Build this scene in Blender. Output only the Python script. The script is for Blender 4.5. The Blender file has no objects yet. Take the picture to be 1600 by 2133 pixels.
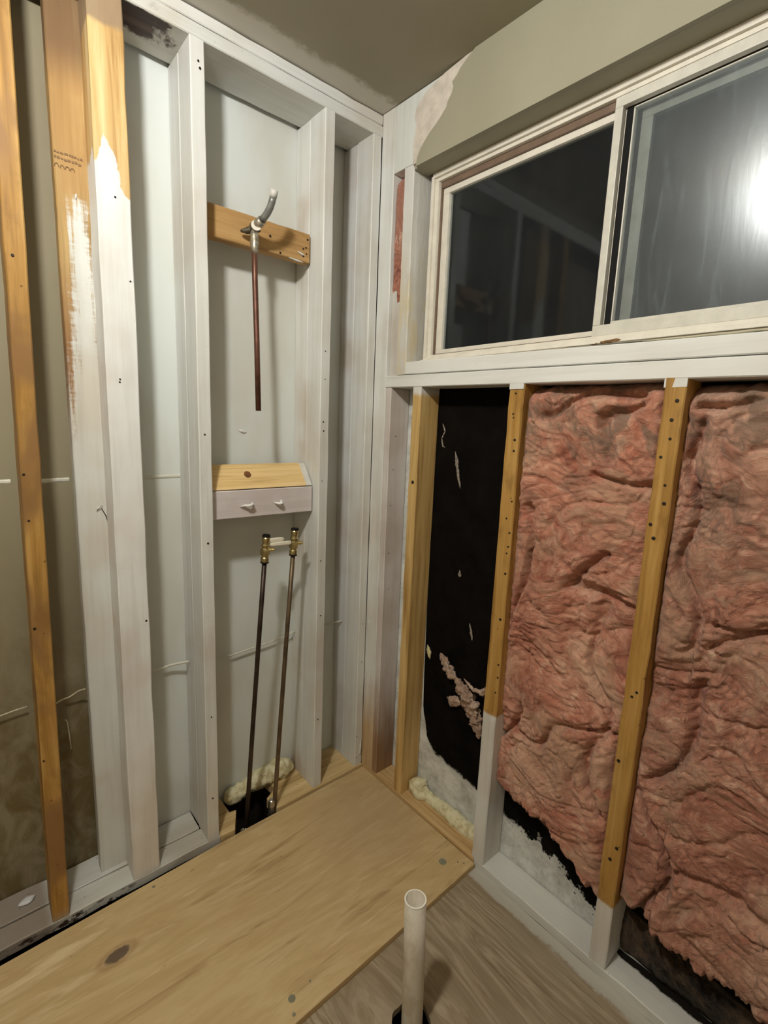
import bpy, bmesh, math, random
from mathutils import Vector, Matrix, noise
from mathutils.geometry import tessellate_polygon
random.seed(7)
scene = bpy.context.scene
COL = scene.collection

# ------------------------------------------------------------------ camera
CAM = Vector((-1.1633, -1.4151, 1.3826))
PITCH, ROLL, YAW = -0.1719, 0.0389, 0.0687
a = math.pi / 4 + YAW
F = Vector((math.cos(a) * math.cos(PITCH), math.sin(a) * math.cos(PITCH), math.sin(PITCH)))
r_ = F.cross(Vector((0, 0, 1))).normalized()
u_ = r_.cross(F)
c, s = math.cos(ROLL), math.sin(ROLL)
R = c * r_ + s * u_
UP = -s * r_ + c * u_
cam = bpy.data.cameras.new('camera')
cam.sensor_fit = 'HORIZONTAL'
cam.sensor_width = 36.0
cam.lens = 1025.3 / 1600 * 36
cam.clip_start = 0.01
camo = bpy.data.objects.new('camera', cam)
COL.objects.link(camo)
M = Matrix((R, UP, -F)).transposed().to_4x4()
M.translation = CAM
camo.matrix_world = M
scene.camera = camo

# ------------------------------------------------------------------ world, light, exposure
world = bpy.data.worlds.new('night')
scene.world = world
world.use_nodes = True
world.node_tree.nodes['Background'].inputs[0].default_value = (0.008, 0.009, 0.010, 1)
world.node_tree.nodes['Background'].inputs[1].default_value = 0.4
L = bpy.data.lights.new('ceiling_bulb', 'POINT')
L.energy = 39
L.color = (1.0, 0.985, 0.94)
L.shadow_soft_size = 0.055
Lo = bpy.data.objects.new('ceiling_bulb', L)
Lo.location = (-1.25, -0.87, 2.30)
COL.objects.link(Lo)
scene.view_settings.view_transform = 'Standard'
scene.view_settings.look = 'None'
scene.view_settings.gamma = 1
scene.view_settings.exposure = 0.5
scene.view_settings.use_curve_mapping = False

# ------------------------------------------------------------------ material helpers
def lin(r, g, b):
    f = lambda v: (v / 255 / 12.92) if v <= 10 else ((v / 255 + 0.055) / 1.055) ** 2.4
    return (f(r), f(g), f(b), 1)

class N:
    """small node-tree builder"""
    def __init__(s, name, rough=0.6, spec=0.3):
        s.m = bpy.data.materials.new(name); s.m.use_nodes = True
        s.t = s.m.node_tree; s.b = s.t.nodes['Principled BSDF']
        s.b.inputs['Roughness'].default_value = rough
        s.b.inputs['Specular IOR Level'].default_value = spec
        g = s.t.nodes.new('ShaderNodeNewGeometry'); s.pos = g.outputs['Position']
        sx = s.t.nodes.new('ShaderNodeSeparateXYZ'); s.l(s.pos, sx.inputs[0])
        s.X, s.Y, s.Z = sx.outputs
    def l(s, a, b): s.t.links.new(a, b)
    def put(s, sock, v):
        if hasattr(v, 'links'): s.l(v, sock)
        else: sock.default_value = v
    def math(s, op, a, b=0.0, clamp=False):
        n = s.t.nodes.new('ShaderNodeMath'); n.operation = op; n.use_clamp = clamp
        s.put(n.inputs[0], a); s.put(n.inputs[1], b); return n.outputs[0]
    def noise(s, scale=(1, 1, 1), sc=5, detail=4, rough=0.55, dist=0, off=(0, 0, 0), col=False):
        mp = s.t.nodes.new('ShaderNodeMapping'); mp.inputs['Scale'].default_value = scale
        mp.inputs['Location'].default_value = off
        s.l(s.pos, mp.inputs['Vector'])
        n = s.t.nodes.new('ShaderNodeTexNoise'); n.inputs['Scale'].default_value = sc
        n.inputs['Detail'].default_value = detail; n.inputs['Roughness'].default_value = rough
        n.inputs['Distortion'].default_value = dist
        s.l(mp.outputs[0], n.inputs['Vector']); return n.outputs['Color' if col else 'Fac']
    def smooth(s, v, lo, hi, a=0.0, b=1.0):
        n = s.t.nodes.new('ShaderNodeMapRange'); n.interpolation_type = 'SMOOTHSTEP'
        s.put(n.inputs['Value'], v); n.inputs['From Min'].default_value = lo; n.inputs['From Max'].default_value = hi
        n.inputs['To Min'].default_value = a; n.inputs['To Max'].default_value = b
        return n.outputs[0]
    def ramp(s, v, stops):
        n = s.t.nodes.new('ShaderNodeValToRGB'); e = n.color_ramp.elements
        e[0].position, e[0].color = stops[0][0], stops[0][1]
        e[1].position, e[1].color = stops[-1][0], stops[-1][1]
        for p, c_ in stops[1:-1]:
            k = e.new(p); k.color = c_
        s.l(v, n.inputs[0]); return n.outputs[0]
    def mix(s, f, a, b):
        n = s.t.nodes.new('ShaderNodeMix'); n.data_type = 'RGBA'
        s.put(n.inputs[0], f); s.put(n.inputs[6], a); s.put(n.inputs[7], b); return n.outputs[2]
    def mul(s, f, a, b):
        n = s.t.nodes.new('ShaderNodeMix'); n.data_type = 'RGBA'; n.blend_type = 'MULTIPLY'
        s.put(n.inputs[0], f); s.put(n.inputs[6], a); s.put(n.inputs[7], b); return n.outputs[2]
    def bump(s, h, strength=0.3, dist=0.002):
        n = s.t.nodes.new('ShaderNodeBump'); n.inputs['Strength'].default_value = strength
        n.inputs['Distance'].default_value = dist; s.l(h, n.inputs['Height'])
        s.l(n.outputs[0], s.b.inputs['Normal'])
    def specks(s, scale, size):
        n = s.t.nodes.new('ShaderNodeTexVoronoi'); n.inputs['Scale'].default_value = scale
        s.l(s.pos, n.inputs['Vector'])
        return s.smooth(n.outputs['Distance'], size * 0.6, size, 1.0, 0.0)
    def color(s, c_): s.l(c_, s.b.inputs['Base Color'])

AX = {'x': (0.05, 1, 1), 'y': (1, 0.05, 1), 'z': (1, 1, 0.05)}
def wood_col(n, axis, dark, mid, light, sc=60):
    k = AX[axis]
    g = n.noise(k, sc, 5, 0.6, 0.4)
    g2 = n.noise(tuple(v * 1.0 for v in k), sc * 0.25, 3, 0.5, 1.2, (3, 1, 2))
    f = n.math('ADD', n.math('MULTIPLY', g, 0.55), n.math('MULTIPLY', g2, 0.45))
    c_ = n.ramp(f, [(0.34, lin(*dark)), (0.5, lin(*mid)), (0.66, lin(*light))])
    return c_, f
def paint_col(n, axis, base=(214, 216, 212), warm=(204, 199, 188)):
    k = AX[axis]
    streak = n.noise(k, 45, 5, 0.6)
    blot = n.noise((1, 1, 1), 3.5, 3, 0.5)
    c_ = n.mix(n.smooth(blot, 0.42, 0.66), lin(*base), lin(*warm))
    c_ = n.mul(0.85, c_, n.ramp(streak, [(0.3, (0.86, 0.85, 0.83, 1)), (0.55, (1, 1, 1, 1))]))
    sp = n.specks(33, 0.035)
    c_ = n.mix(n.math('MULTIPLY', sp, 0.85), c_, lin(58, 50, 42))
    return c_, streak

MATS = {}
def m_paint(axis='z', base=(219, 220, 216), warm=(208, 203, 194), key=None):
    key = key or ('p', axis, base, warm)
    if key in MATS: return MATS[key]
    n = N('painted_wood_' + axis, 0.45, 0.35)
    c_, st = paint_col(n, axis, base, warm)
    n.color(c_); n.bump(st, 0.5, 0.0015)
    MATS[key] = n.m; return n.m
FRESH = ((164, 136, 90), (208, 180, 130), (226, 204, 158))
OLD = ((118, 84, 38), (172, 130, 66), (194, 156, 92))
BROWN = ((120, 84, 48), (176, 136, 88), (206, 174, 126))
def m_wood(name, axis, pal, knots=False):
    n = N(name, 0.62, 0.25)
    c_, f = wood_col(n, axis, *pal)
    if knots:
        sp = n.specks(14, 0.07); c_ = n.mix(n.math('MULTIPLY', sp, 0.7), c_, lin(92, 58, 30))
    n.color(c_); n.bump(f, 0.35, 0.0012); return n.m
def m_two(name, axis, pal, masks, base=(219, 220, 216), warm=(208, 203, 194), streaky=1.0, invert=False, second=None):
    """bare wood with a coat of white paint that ends raggedly. masks: list of (coord, from, to, wobble) all multiplied"""
    n = N(name, 0.5, 0.3)
    w, f = wood_col(n, axis, *pal)
    if second: 
        bl = n.noise((1, 1, 0.5), 7, 3, 0.5, 0.5, (5, 5, 5))
        w = n.mix(n.smooth(bl, 0.45, 0.6), w, lin(*second))
    p, st = paint_col(n, axis, base, warm)
    wob = n.math('SUBTRACT', n.noise(tuple(AX[axis]), 70, 5, 0.65), 0.5)
    wob2 = n.math('SUBTRACT', n.noise((1, 1, 0.4), 9, 4, 0.6), 0.5)
    tot = None
    for (co, lo, hi, wb) in masks:
        v = {'x': n.X, 'y': n.Y, 'z': n.Z}[co]
        v = n.math('ADD', v, n.math('MULTIPLY', wob, wb * streaky))
        v = n.math('ADD', v, n.math('MULTIPLY', wob2, wb))
        mk = n.smooth(v, min(lo, hi), max(lo, hi), 0.0 if lo < hi else 1.0, 1.0 if lo < hi else 0.0)
        tot = mk if tot is None else n.math('MULTIPLY', tot, mk)
    if invert: tot = n.math('SUBTRACT', 1.0, tot)
    if pal is OLD:
        sp = n.specks(26, 0.085); w = n.mix(n.math('MULTIPLY', sp, 0.65), w, lin(74, 50, 26))
        w = n.mix(n.smooth(n.noise((1, 1, .5), 14, 5, .65), .52, .7, 0, .5), w, lin(126, 90, 44))
    n.color(n.mix(tot, w, p)); n.bump(f, 0.4, 0.0013); return n.m

def m_flat(name, rgb, rough=0.6, spec=0.3, metal=0.0, var=0.12, sc=20, bump=0.15):
    n = N(name, rough, spec)
    f = n.noise((1, 1, 1), sc, 4, 0.6)
    base = lin(*rgb)
    d = tuple(v * (1 - var * 2) for v in base[:3]) + (1,)
    li = tuple(min(1, v * (1 + var)) for v in base[:3]) + (1,)
    n.color(n.ramp(f, [(0.3, d), (0.7, li)])); n.b.inputs['Metallic'].default_value = metal
    if bump: n.bump(f, bump, 0.001)
    return n.m

# ------------------------------------------------------------------ mesh helpers
def link(name, me, mat, parent=None):
    o = bpy.data.objects.new(name, me); COL.objects.link(o)
    if mat: me.materials.append(mat)
    if parent: o.parent = parent
    return o
def finish(name, bm, mat, parent=None, smooth=False, bevel=0.0):
    bmesh.ops.recalc_face_normals(bm, faces=bm.faces)
    if bevel:
        es = [e for e in bm.edges if len(e.link_faces) == 2 and e.calc_face_angle(0) > 0.6]
        bmesh.ops.bevel(bm, geom=es, offset=bevel, segments=2, profile=0.6, affect='EDGES')
    me = bpy.data.meshes.new(name); bm.to_mesh(me); bm.free()
    if smooth:
        for p in me.polygons: p.use_smooth = True
    return link(name, me, mat, parent)
def add_hexa(bm, P):
    """P: 8 points, bottom ring 0-3, top ring 4-7"""
    v = [bm.verts.new(p) for p in P]
    for f in ((0, 1, 2, 3), (4, 5, 6, 7), (0, 1, 5, 4), (1, 2, 6, 5), (2, 3, 7, 6), (3, 0, 4, 7)):
        bm.faces.new([v[i] for i in f])
def add_box(bm, x0, x1, y0, y1, z0, z1):
    add_hexa(bm, [(x0, y0, z0), (x1, y0, z0), (x1, y1, z0), (x0, y1, z0),
                  (x0, y0, z1), (x1, y0, z1), (x1, y1, z1), (x0, y1, z1)])
def box(name, x0, x1, y0, y1, z0, z1, mat, parent=None, bevel=0.0):
    bm = bmesh.new(); add_box(bm, x0, x1, y0, y1, z0, z1)
    return finish(name, bm, mat, parent, bevel=bevel)
def poly_prism(name, pts, axis, a0, a1, mat, parent=None, bevel=0.0):
    """pts 2D outline extruded along axis from a0 to a1"""
    def P(p, v):
        return (v, p[0], p[1]) if axis == 'x' else ((p[0], v, p[1]) if axis == 'y' else (p[0], p[1], v))
    bm = bmesh.new()
    A = [bm.verts.new(P(p, a0)) for p in pts]; B = [bm.verts.new(P(p, a1)) for p in pts]
    k = len(pts)
    if bevel:
        bm.faces.new(A); bm.faces.new(B[::-1])
    else:
        for t in tessellate_polygon([[Vector((p[0], p[1], 0)) for p in pts]]):
            bm.faces.new([A[i] for i in t]); bm.faces.new([B[i] for i in t])
    for i in range(k): bm.faces.new((A[i], B[i], B[(i + 1) % k], A[(i + 1) % k]))
    return finish(name, bm, mat, parent, bevel=bevel)
def timber(name, A, B, w, d, mat, parent=None, seg=14, warp=0.0012, bevel=0.0025, seed=0):
    """a slightly wavy length of timber. A,B: ends of its front-face corner line; w,d: vectors across width and depth"""
    A, B, w, d = Vector(A), Vector(B), Vector(w), Vector(d)
    bm = bmesh.new(); rings = []
    ax = (B - A).normalized(); wn = w.normalized(); dn = d.normalized()
    def corner(p, su, sv, k):
        j = [Vector((noise.noise(Vector((k * 0.8 + seed * 7, q * 3.1, 1))), noise.noise(Vector((k * 0.8, q * 3.1, seed * 5 + 9))), 0)) for q in (su * 2 + sv,)][0]
        return p + w * su + d * sv + wn * j.x * warp + dn * j.y * warp
    for i in range(seg + 1):
        p = A.lerp(B, i / seg)
        ring = []
        b = bevel
        base = [corner(p, su, sv, i) for su, sv in ((0, 0), (1, 0), (1, 1), (0, 1))]
        dirs = [(wn, dn), (-wn, dn), (-wn, -dn), (wn, -dn)]
        for q, (pw, pd) in zip(base, dirs):
            if q is base[0] or q is base[2]:
                ring += [q + pd * b, q + pw * b]
            else:
                ring += [q + pw * b, q + pd * b]
        rings.append([bm.verts.new(q) for q in ring])
    for i in range(seg):
        a_, b_ = rings[i], rings[i + 1]
        for j in range(8): bm.faces.new((a_[j], a_[(j + 1) % 8], b_[(j + 1) % 8], b_[j]))
    bm.faces.new(rings[0]); bm.faces.new(rings[-1])
    return finish(name, bm, mat, parent)
def tube(name, pts, rad, mat, parent=None, seg=16, hollow=0.0, caps=True):
    pts = [Vector(p) for p in pts]
    rad = rad if isinstance(rad, (list, tuple)) else [rad] * len(pts)
    bm = bmesh.new(); rings = []
    up = Vector((0.3, 0.5, 0.8)).normalized()
    for i, p in enumerate(pts):
        t = (pts[min(i + 1, len(pts) - 1)] - pts[max(i - 1, 0)]).normalized()
        if abs(t.dot(up)) > 0.95: up = Vector((1, 0.1, 0.05)).normalized()
        e1 = (up - t * up.dot(t)).normalized(); e2 = t.cross(e1); up = e1
        rings.append([bm.verts.new(p + (e1 * math.cos(2 * math.pi * k / seg) + e2 * math.sin(2 * math.pi * k / seg)) * rad[i]) for k in range(seg)])
    for A, B in zip(rings, rings[1:]):
        for k in range(seg): bm.faces.new((A[k], A[(k + 1) % seg], B[(k + 1) % seg], B[k]))
    def cap(ring, p, q):
        if hollow:
            inn = [bm.verts.new(p + (v.co - p) * hollow) for v in ring]
            deep = [bm.verts.new(v.co + (q - p).normalized() * min((q - p).length, 0.15)) for v in inn]
            for k in range(seg):
                k2 = (k + 1) % seg
                bm.faces.new((ring[k], ring[k2], inn[k2], inn[k])); bm.faces.new((inn[k], inn[k2], deep[k2], deep[k]))
            bm.faces.new(deep)
        else: bm.faces.new(ring)
    cap(rings[0], pts[0], pts[1]) if not hollow else bm.faces.new(rings[0])
    cap(rings[-1], pts[-1], pts[-2])
    o = finish(name, bm, mat, parent, smooth=True)
    o.data.polygons.foreach_set('use_smooth', [len(p.vertices) == 4 for p in o.data.polygons])
    return o
def lathe(name, origin, axis, prof, mat, parent=None, seg=20, hexf=()):
    """prof: list (dist along axis, radius). hexf: indices of rows made hexagonal"""
    o0 = Vector(origin); t = Vector(axis).normalized()
    e1 = t.orthogonal().normalized(); e2 = t.cross(e1)
    bm = bmesh.new(); rings = []
    for i, (h, r) in enumerate(prof):
        row = []
        for k in range(seg):
            an = 2 * math.pi * k / seg
            rr = r
            if i in hexf:
                q = (an % (math.pi / 3)) - math.pi / 6; rr = r * math.cos(math.pi / 6) / math.cos(q)
            row.append(bm.verts.new(o0 + t * h + (e1 * math.cos(an) + e2 * math.sin(an)) * rr))
        rings.append(row)
    for A, B in zip(rings, rings[1:]):
        for k in range(seg): bm.faces.new((A[k], A[(k + 1) % seg], B[(k + 1) % seg], B[k]))
    bm.faces.new(rings[0]); bm.faces.new(rings[-1])
    return finish(name, bm, mat, parent)
def lump(name, pts, rads, mat, parent=None, amp=0.35, sc=40, seg=18, per=6, seed=0.0, squash=None):
    """an irregular bead / clump following pts"""
    P, Rr = [], []
    for i in range(len(pts) - 1):
        for k in range(per):
            t = k / per; P.append(Vector(pts[i]).lerp(Vector(pts[i + 1]), t)); Rr.append(rads[i] * (1 - t) + rads[i + 1] * t)
    P.append(Vector(pts[-1])); Rr.append(rads[-1])
    bm = bmesh.new(); rings = []
    nP = len(P)
    for i, p in enumerate(P):
        t = (P[min(i + 1, nP - 1)] - P[max(i - 1, 0)]).normalized()
        e1 = t.orthogonal().normalized() if abs(t.z) > 0.9 else t.cross(Vector((0, 0, 1))).normalized()
        e2 = t.cross(e1)
        endf = min(1, min(i, nP - 1 - i) / 3 + 0.12)
        row = []
        for k in range(seg):
            an = 2 * math.pi * k / seg
            d = e1 * math.cos(an) + e2 * math.sin(an)
            q = p + d * Rr[i]
            f = 1 + amp * (noise.noise(q * sc + Vector((seed, 0, 0))) + 0.5 * noise.noise(q * sc * 2.7))
            dd = d * Rr[i] * f * math.sqrt(endf)
            if squash: dd = Vector((dd.x * squash[0], dd.y * squash[1], dd.z * squash[2]))
            row.append(bm.verts.new(p + dd))
        rings.append(row)
    for A, B in zip(rings, rings[1:]):
        for k in range(seg): bm.faces.new((A[k], A[(k + 1) % seg], B[(k + 1) % seg], B[k]))
    bm.faces.new(rings[0]); bm.faces.new(rings[-1])
    return finish(name, bm, mat, parent, smooth=True)

def empty(name, loc):
    o = bpy.data.objects.new(name, None); o.location = loc; o.empty_display_size = 0.05
    COL.objects.link(o); return o
def adopt(root, *obs):
    """parent meshes built in world space under a root empty"""
    bpy.context.view_layer.update()
    for o in obs:
        o.parent = root; o.matrix_parent_inverse = Matrix.Translation(-root.location)
def thing(o, label, cat, group=None):
    o['label'] = label; o['category'] = cat
    if group: o['group'] = group
    return o
def nest(par, *kids):
    for k in kids: k.parent = par; k.matrix_parent_inverse = Matrix.Identity(4)
def struct(o): o['kind'] = 'structure'; return o
m_nail = m_flat('rusty_nail', (52, 44, 38), 0.5, 0.5, 0.6)
def nails(root, pts, normal, r=0.0028):
    for p in pts:
        n_ = Vector(normal)
        rr = r * random.uniform(0.75, 1.25)
        adopt(root, lathe('nail', Vector(p) - n_ * 0.004, n_, [(0, rr * 0.5), (0.003, rr * 0.5), (0.0035, rr), (0.0052, rr), (0.0057, rr * 0.7)], m_nail, seg=8))

# ================================================================== SETTING
H = 2.40
# --- wall behind the left framing (backs of the next room's boards), seam line at z 1.205
n = N('left_wall_board', 0.5, 0.3)
pl = n.mix(n.smooth(n.noise((1, 1, 0.4), 4, 4, 0.5, 0, (2, 0, 0)), 0.42, 0.64), lin(218, 223, 220), lin(208, 208, 200))
f1 = n.noise((1, 1, 0.5), 4, 4, 0.5)
ol = n.ramp(f1, [(0.3, lin(134, 124, 100)), (0.7, lin(148, 140, 116))])
stn = n.noise((1.5, 1, 0.8), 9, 5, 0.65, 0.6, (2, 4, 1))
ol = n.mix(n.math('MULTIPLY', n.smooth(n.Z, 1.1, 0.3), n.smooth(stn, 0.30, 0.60)), ol, lin(108, 94, 62))
n.color(n.mix(n.smooth(n.X, -0.90, -0.885), ol, pl))
n.bump(n.noise((1, 1, 0.6), 35, 4, 0.6), 0.25, 0.001)
m_lw = n.m
bm = bmesh.new()
add_box(bm, -2.4, 0.2, 0.168, 0.18, -0.02, H)
bmesh.ops.triangulate(bm, faces=[])
wl = struct(finish('wall_left', bm, m_lw))
m_seam = m_flat('seam_compound', (214, 212, 198), 0.5)
bm = bmesh.new()
for (x0, x1) in ((-1.7, -1.065), (-1.03, -0.936), (-0.79, -0.64)):
    add_hexa(bm, [(x0, 0.1655, 1.201), (x1, 0.1655, 1.203), (x1, 0.169, 1.198), (x0, 0.169, 1.196),
                  (x0, 0.1655, 1.206), (x1, 0.1655, 1.208), (x1, 0.169, 1.213), (x0, 0.169, 1.211)])
struct(finish('trim_1', bm, m_seam))

# --- sheathing of the window wall: black board, painted white along the bottom and beside the corner
n = N('black_sheathing', 0.9, 0.06)
bl = n.ramp(n.noise((1, 1, 1), 12, 5, 0.6), [(0.35, lin(11, 9, 7)), (0.7, lin(22, 18, 15))])
zb = n.ramp(n.math('MULTIPLY', n.math('ADD', n.Y, 1.3), 0.77), [
    (0.0, (0.02,) * 3 + (1,)), (0.25, (0.05,) * 3 + (1,)), (0.41, (0.145,) * 3 + (1,)), (0.60, (0.17,) * 3 + (1,)),
    (0.76, (0.20,) * 3 + (1,)), (0.79, (0.24,) * 3 + (1,)), (0.815, (0.36,) * 3 + (1,)), (0.822, (1,) * 3 + (1,))])
wob = n.math('SUBTRACT', n.noise((1, 1, 1), 28, 6, 0.7), 0.5)
amp_ = n.smooth(n.Y, -0.62, -0.72, 0.07, 0.22)
d = n.math('SUBTRACT', n.math('ADD', n.Z, n.math('MULTIPLY', wob, amp_)), zb)
mk = n.smooth(d, -0.012, 0.006, 1.0, 0.0)
mk = n.math('MAXIMUM', mk, n.smooth(n.Y, -0.20, -0.19))
wh = n.ramp(n.noise((1, 1, 1), 14, 6, 0.7), [(0.3, lin(168, 168, 162)), (0.6, lin(222, 224, 220))])
n.color(n.mix(mk, bl, wh)); n.bump(n.noise((1, 1, 1), 90, 4, 0.7), 0.5, 0.002)
m_sheath = n.m
bm = bmesh.new()
add_box(bm, 0.0905, 0.108, -2.4, 0.168, -0.03, 1.599)
add_box(bm, 0.0905, 0.108, -0.155, 0.168, 1.599, H)
add_box(bm, 0.0905, 0.108, -2.4, -0.155, 2.20, H)
struct(finish('wall_right', bm, m_sheath))

# --- painted drywall above the window with a torn edge at the corner
n = N('olive_drywall', 0.55, 0.3)
n.color(n.ramp(n.noise((1, 1, 1), 3, 3, 0.5), [(0.3, lin(150, 145, 124)), (0.7, lin(158, 153, 132))]))
n.bump(n.noise((1, 1, 1), 160, 3, 0.6), 0.25, 0.0006)
m_dry = n.m
edge = [(-0.183, 2.192), (-0.186, 2.205), (-0.198, 2.222), (-0.214, 2.238), (-0.236, 2.255), (-0.262, 2.268), (-0.283, 2.283), (-0.300, 2.297),
        (-0.302, 2.308), (-0.316, 2.322), (-0.322, 2.338), (-0.316, 2.352), (-0.334, 2.362), (-0.345, 2.374), (-0.368, 2.386), (-0.395, 2.3995)]
root = struct(empty('wall_upper', (-0.013, -0.6, 2.19)))
edge[0] = (-0.180, 2.180)
o = poly_prism('drywall_panel', edge + [(-2.4, 2.3995), (-2.4, 2.180)], 'x', -0.013, 0.0, m_dry)
so = box('window_soffit', -0.0005, 0.058, -2.4, -0.163, 2.18, 2.192, m_dry)
m_gyp = m_flat('torn_gypsum', (206, 196, 182), 0.9, 0.1, var=0.09, sc=28, bump=0.8)
inner = [(-0.163, 2.192), (-0.158, 2.24), (-0.166, 2.275), (-0.170, 2.30), (-0.160, 2.325), (-0.168, 2.35), (-0.205, 2.375), (-0.28, 2.392), (-0.36, 2.3995)]
te = poly_prism('torn_edge', inner + [(-0.42, 2.3995), (-0.42, 2.192)], 'x', -0.008, -0.0005, m_gyp)
te['label'] = 'torn pinkish paper and gypsum edge'
m_crk = m_flat('crack_shadow_gap', (48, 40, 32), 0.9)
adopt(root, o, so); nest(o, te)

# --- ceiling
n = N('olive_ceiling', 0.6, 0.25)
cc = n.ramp(n.noise((1, 1, 1), 3, 3, 0.5), [(0.3, lin(150, 143, 122)), (0.7, lin(157, 150, 129))])
wb = n.math('SUBTRACT', n.noise((1, 1, 1), 14, 6, 0.7), 0.5)
yy = n.math('ADD', n.Y, n.math('MULTIPLY', wb, 0.09))
n.color(n.mix(n.math('MULTIPLY', n.smooth(yy, -0.085, -0.055), 0.75), cc, lin(214, 210, 200)))
n.bump(n.noise((1, 1, 1), 160, 3, 0.6), 0.25, 0.0006)
struct(box('ceiling', -2.4, 0.11, -2.4, 0.18, H, H + 0.015, n.m))

# --- old subfloor with the hole around the drain pipe
n = N('old_subfloor', 0.7, 0.2)
g = n.noise((1, 0.09, 1), 26, 5, 0.6, 1.6)
g2 = n.noise((1, 0.2, 1), 5, 4, 0.55, 2.2, (2, 3, 0))
f = n.math('ADD', n.math('MULTIPLY', g, 0.5), n.math('MULTIPLY', g2, 0.5))
oc = n.ramp(f, [(0.36, lin(128, 112, 90)), (0.46, lin(162, 146, 122)), (0.56, lin(152, 136, 112)), (0.66, lin(182, 168, 144))])
cg = n.math('SINE', n.math('MULTIPLY', n.noise((1, 0.16, 1), 3.2, 5, 0.55, 1.4, (4, 1, 0)), 90.0))
oc = n.mul(n.math('MULTIPLY', n.smooth(cg, 0.2, 0.9), .55), oc, (0.72, 0.68, 0.62, 1))
oc = n.mix(n.math('MULTIPLY', n.smooth(cg, -0.6, -0.95), .35), oc, lin(190, 176, 152))
dirt = n.noise((1, 1, 1), 7, 5, 0.6)
oc = n.mix(n.smooth(dirt, 0.48, 0.72, 0, 0.6), oc, lin(150, 138, 118))
wb = n.math('SUBTRACT', n.noise((1, 1, 1), 16, 6, 0.75), 0.5)
xx = n.math('ADD', n.X, n.math('MULTIPLY', wb, 0.05))
oc = n.mix(n.math('MULTIPLY', n.smooth(xx, -0.042, -0.028), 0.92), oc, lin(186, 183, 172))
n.color(oc); n.bump(f, 0.4, 0.002)
m_sub = n.m
hole_c, hole_r = (-0.452, -0.772), 0.047
bm = bmesh.new()
K = 32
def hr(k): return hole_r * (1 + 0.06 * math.sin(3 * k) + 0.04 * math.sin(7 * k))
ring = [(hole_c[0] + hr(2 * math.pi * k / K) * math.cos(2 * math.pi * k / K), hole_c[1] + hr(2 * math.pi * k / K) * math.sin(2 * math.pi * k / K)) for k in range(K)]
sq = []
for k in range(K):
    an = 2 * math.pi * k / K; cx_, sy_ = math.cos(an), math.sin(an); mm = max(abs(cx_), abs(sy_))
    sq.append((hole_c[0] + 0.1 * cx_ / mm, hole_c[1] + 0.1 * sy_ / mm))
zt, zl = -0.018, -0.036
v0 = [bm.verts.new((x, y, zt)) for x, y in ring]; v1 = [bm.verts.new((x, y, zt)) for x, y in sq]; v2 = [bm.verts.new((x, y, zl)) for x, y in ring]
for k in range(K):
    k2 = (k + 1) % K
    bm.faces.new((v0[k], v0[k2], v1[k2], v1[k])); bm.faces.new((v0[k], v0[k2], v2[k2], v2[k]))
hx, hy = hole_c
for (x0, x1, y0, y1) in ((-2.4, hx - .1, -2.4, -0.05), (hx + .1, 0.0, -2.4, -0.05), (hx - .1, hx + .1, -2.4, hy - .1), (hx - .1, hx + .1, hy + .1, -0.05)):
    vs = [bm.verts.new(p) for p in ((x0, y0, zt), (x1, y0, zt), (x1, y1, zt), (x0, y1, zt))]; bm.faces.new(vs)
struct(finish('floor', bm, m_sub))
struct(box('ground', -2.4, 0.2, -2.4, 0.2, -0.52, -0.5, m_flat('crawl_space_soil', (30, 25, 20), 0.95)))

m_joist = m_flat('dark_rim_joist', (40, 32, 24), 0.9)
bm = bmesh.new(); add_box(bm, -2.4, 0.2, 0.166, 0.2, -0.5, -0.032); add_box(bm, 0.085, 0.12, -2.4, 0.166, -0.5, -0.034)
struct(finish('crawl_space_wall', bm, m_joist))
# --- the two walls behind the viewpoint and the room's door opening side (they return light)
m_room = m_flat('room_paint', (196, 188, 172), 0.7, 0.2, var=0.02, sc=3, bump=0)
struct(box('wall_rear', -2.42, -2.4, -2.4, 0.18, -0.5, H, m_room))
struct(box('wall_near', -2.42, 0.11, -2.42, -2.4, -0.5, H, m_room))

# ================================================================== LEFT WALL FRAMING
P = m_paint('z')
# top plates
n = N('stained_top_plate', 0.5, 0.3)
w, f = wood_col(n, 'x', (50, 36, 32), (74, 56, 48), (104, 84, 72))
p_, st = paint_col(n, 'x')
wb = n.math('SUBTRACT', n.noise((1, 1, 1), 16, 6, 0.7, 0.5), 0.5)
k_ = n.smooth(n.math('ADD', n.X, n.math('MULTIPLY', wb, 0.22)), -0.705, -0.675)
k_ = n.math('MAXIMUM', k_, n.smooth(n.math('ADD', n.Y, n.math('MULTIPLY', wb, 0.02)), 0.006, 0.002))
k_ = n.math('MAXIMUM', k_, n.math('MULTIPLY', n.smooth(n.math('ADD', n.Y, n.math('MULTIPLY', wb, 0.08)), 0.085, 0.10), n.smooth(n.X, -0.8, -0.78)))
n.color(n.mix(k_, w, p_)); n.bump(f, 0.4, 0.0013); m_tp = n.m
for nm, z0, z1, y0, sd, lb in (('top_plate', 2.331, 2.365, 0.0, 3, 'lower white-painted top plate with dark brown stain above the double stud'),
                               ('top_plate', 2.3675, 2.3965, 0.002, 4, 'thin upper white-painted top plate pressed against the ceiling')):
    o = timber(nm, (-2.4, y0, z0), (-0.001, y0, z0), (0, 0, z1 - z0), (0, 0.15 - y0, 0), m_tp if sd == 3 else m_paint('x'), seg=40, warp=0.002, seed=sd)
    thing(o, lb, 'top plate')
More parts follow.
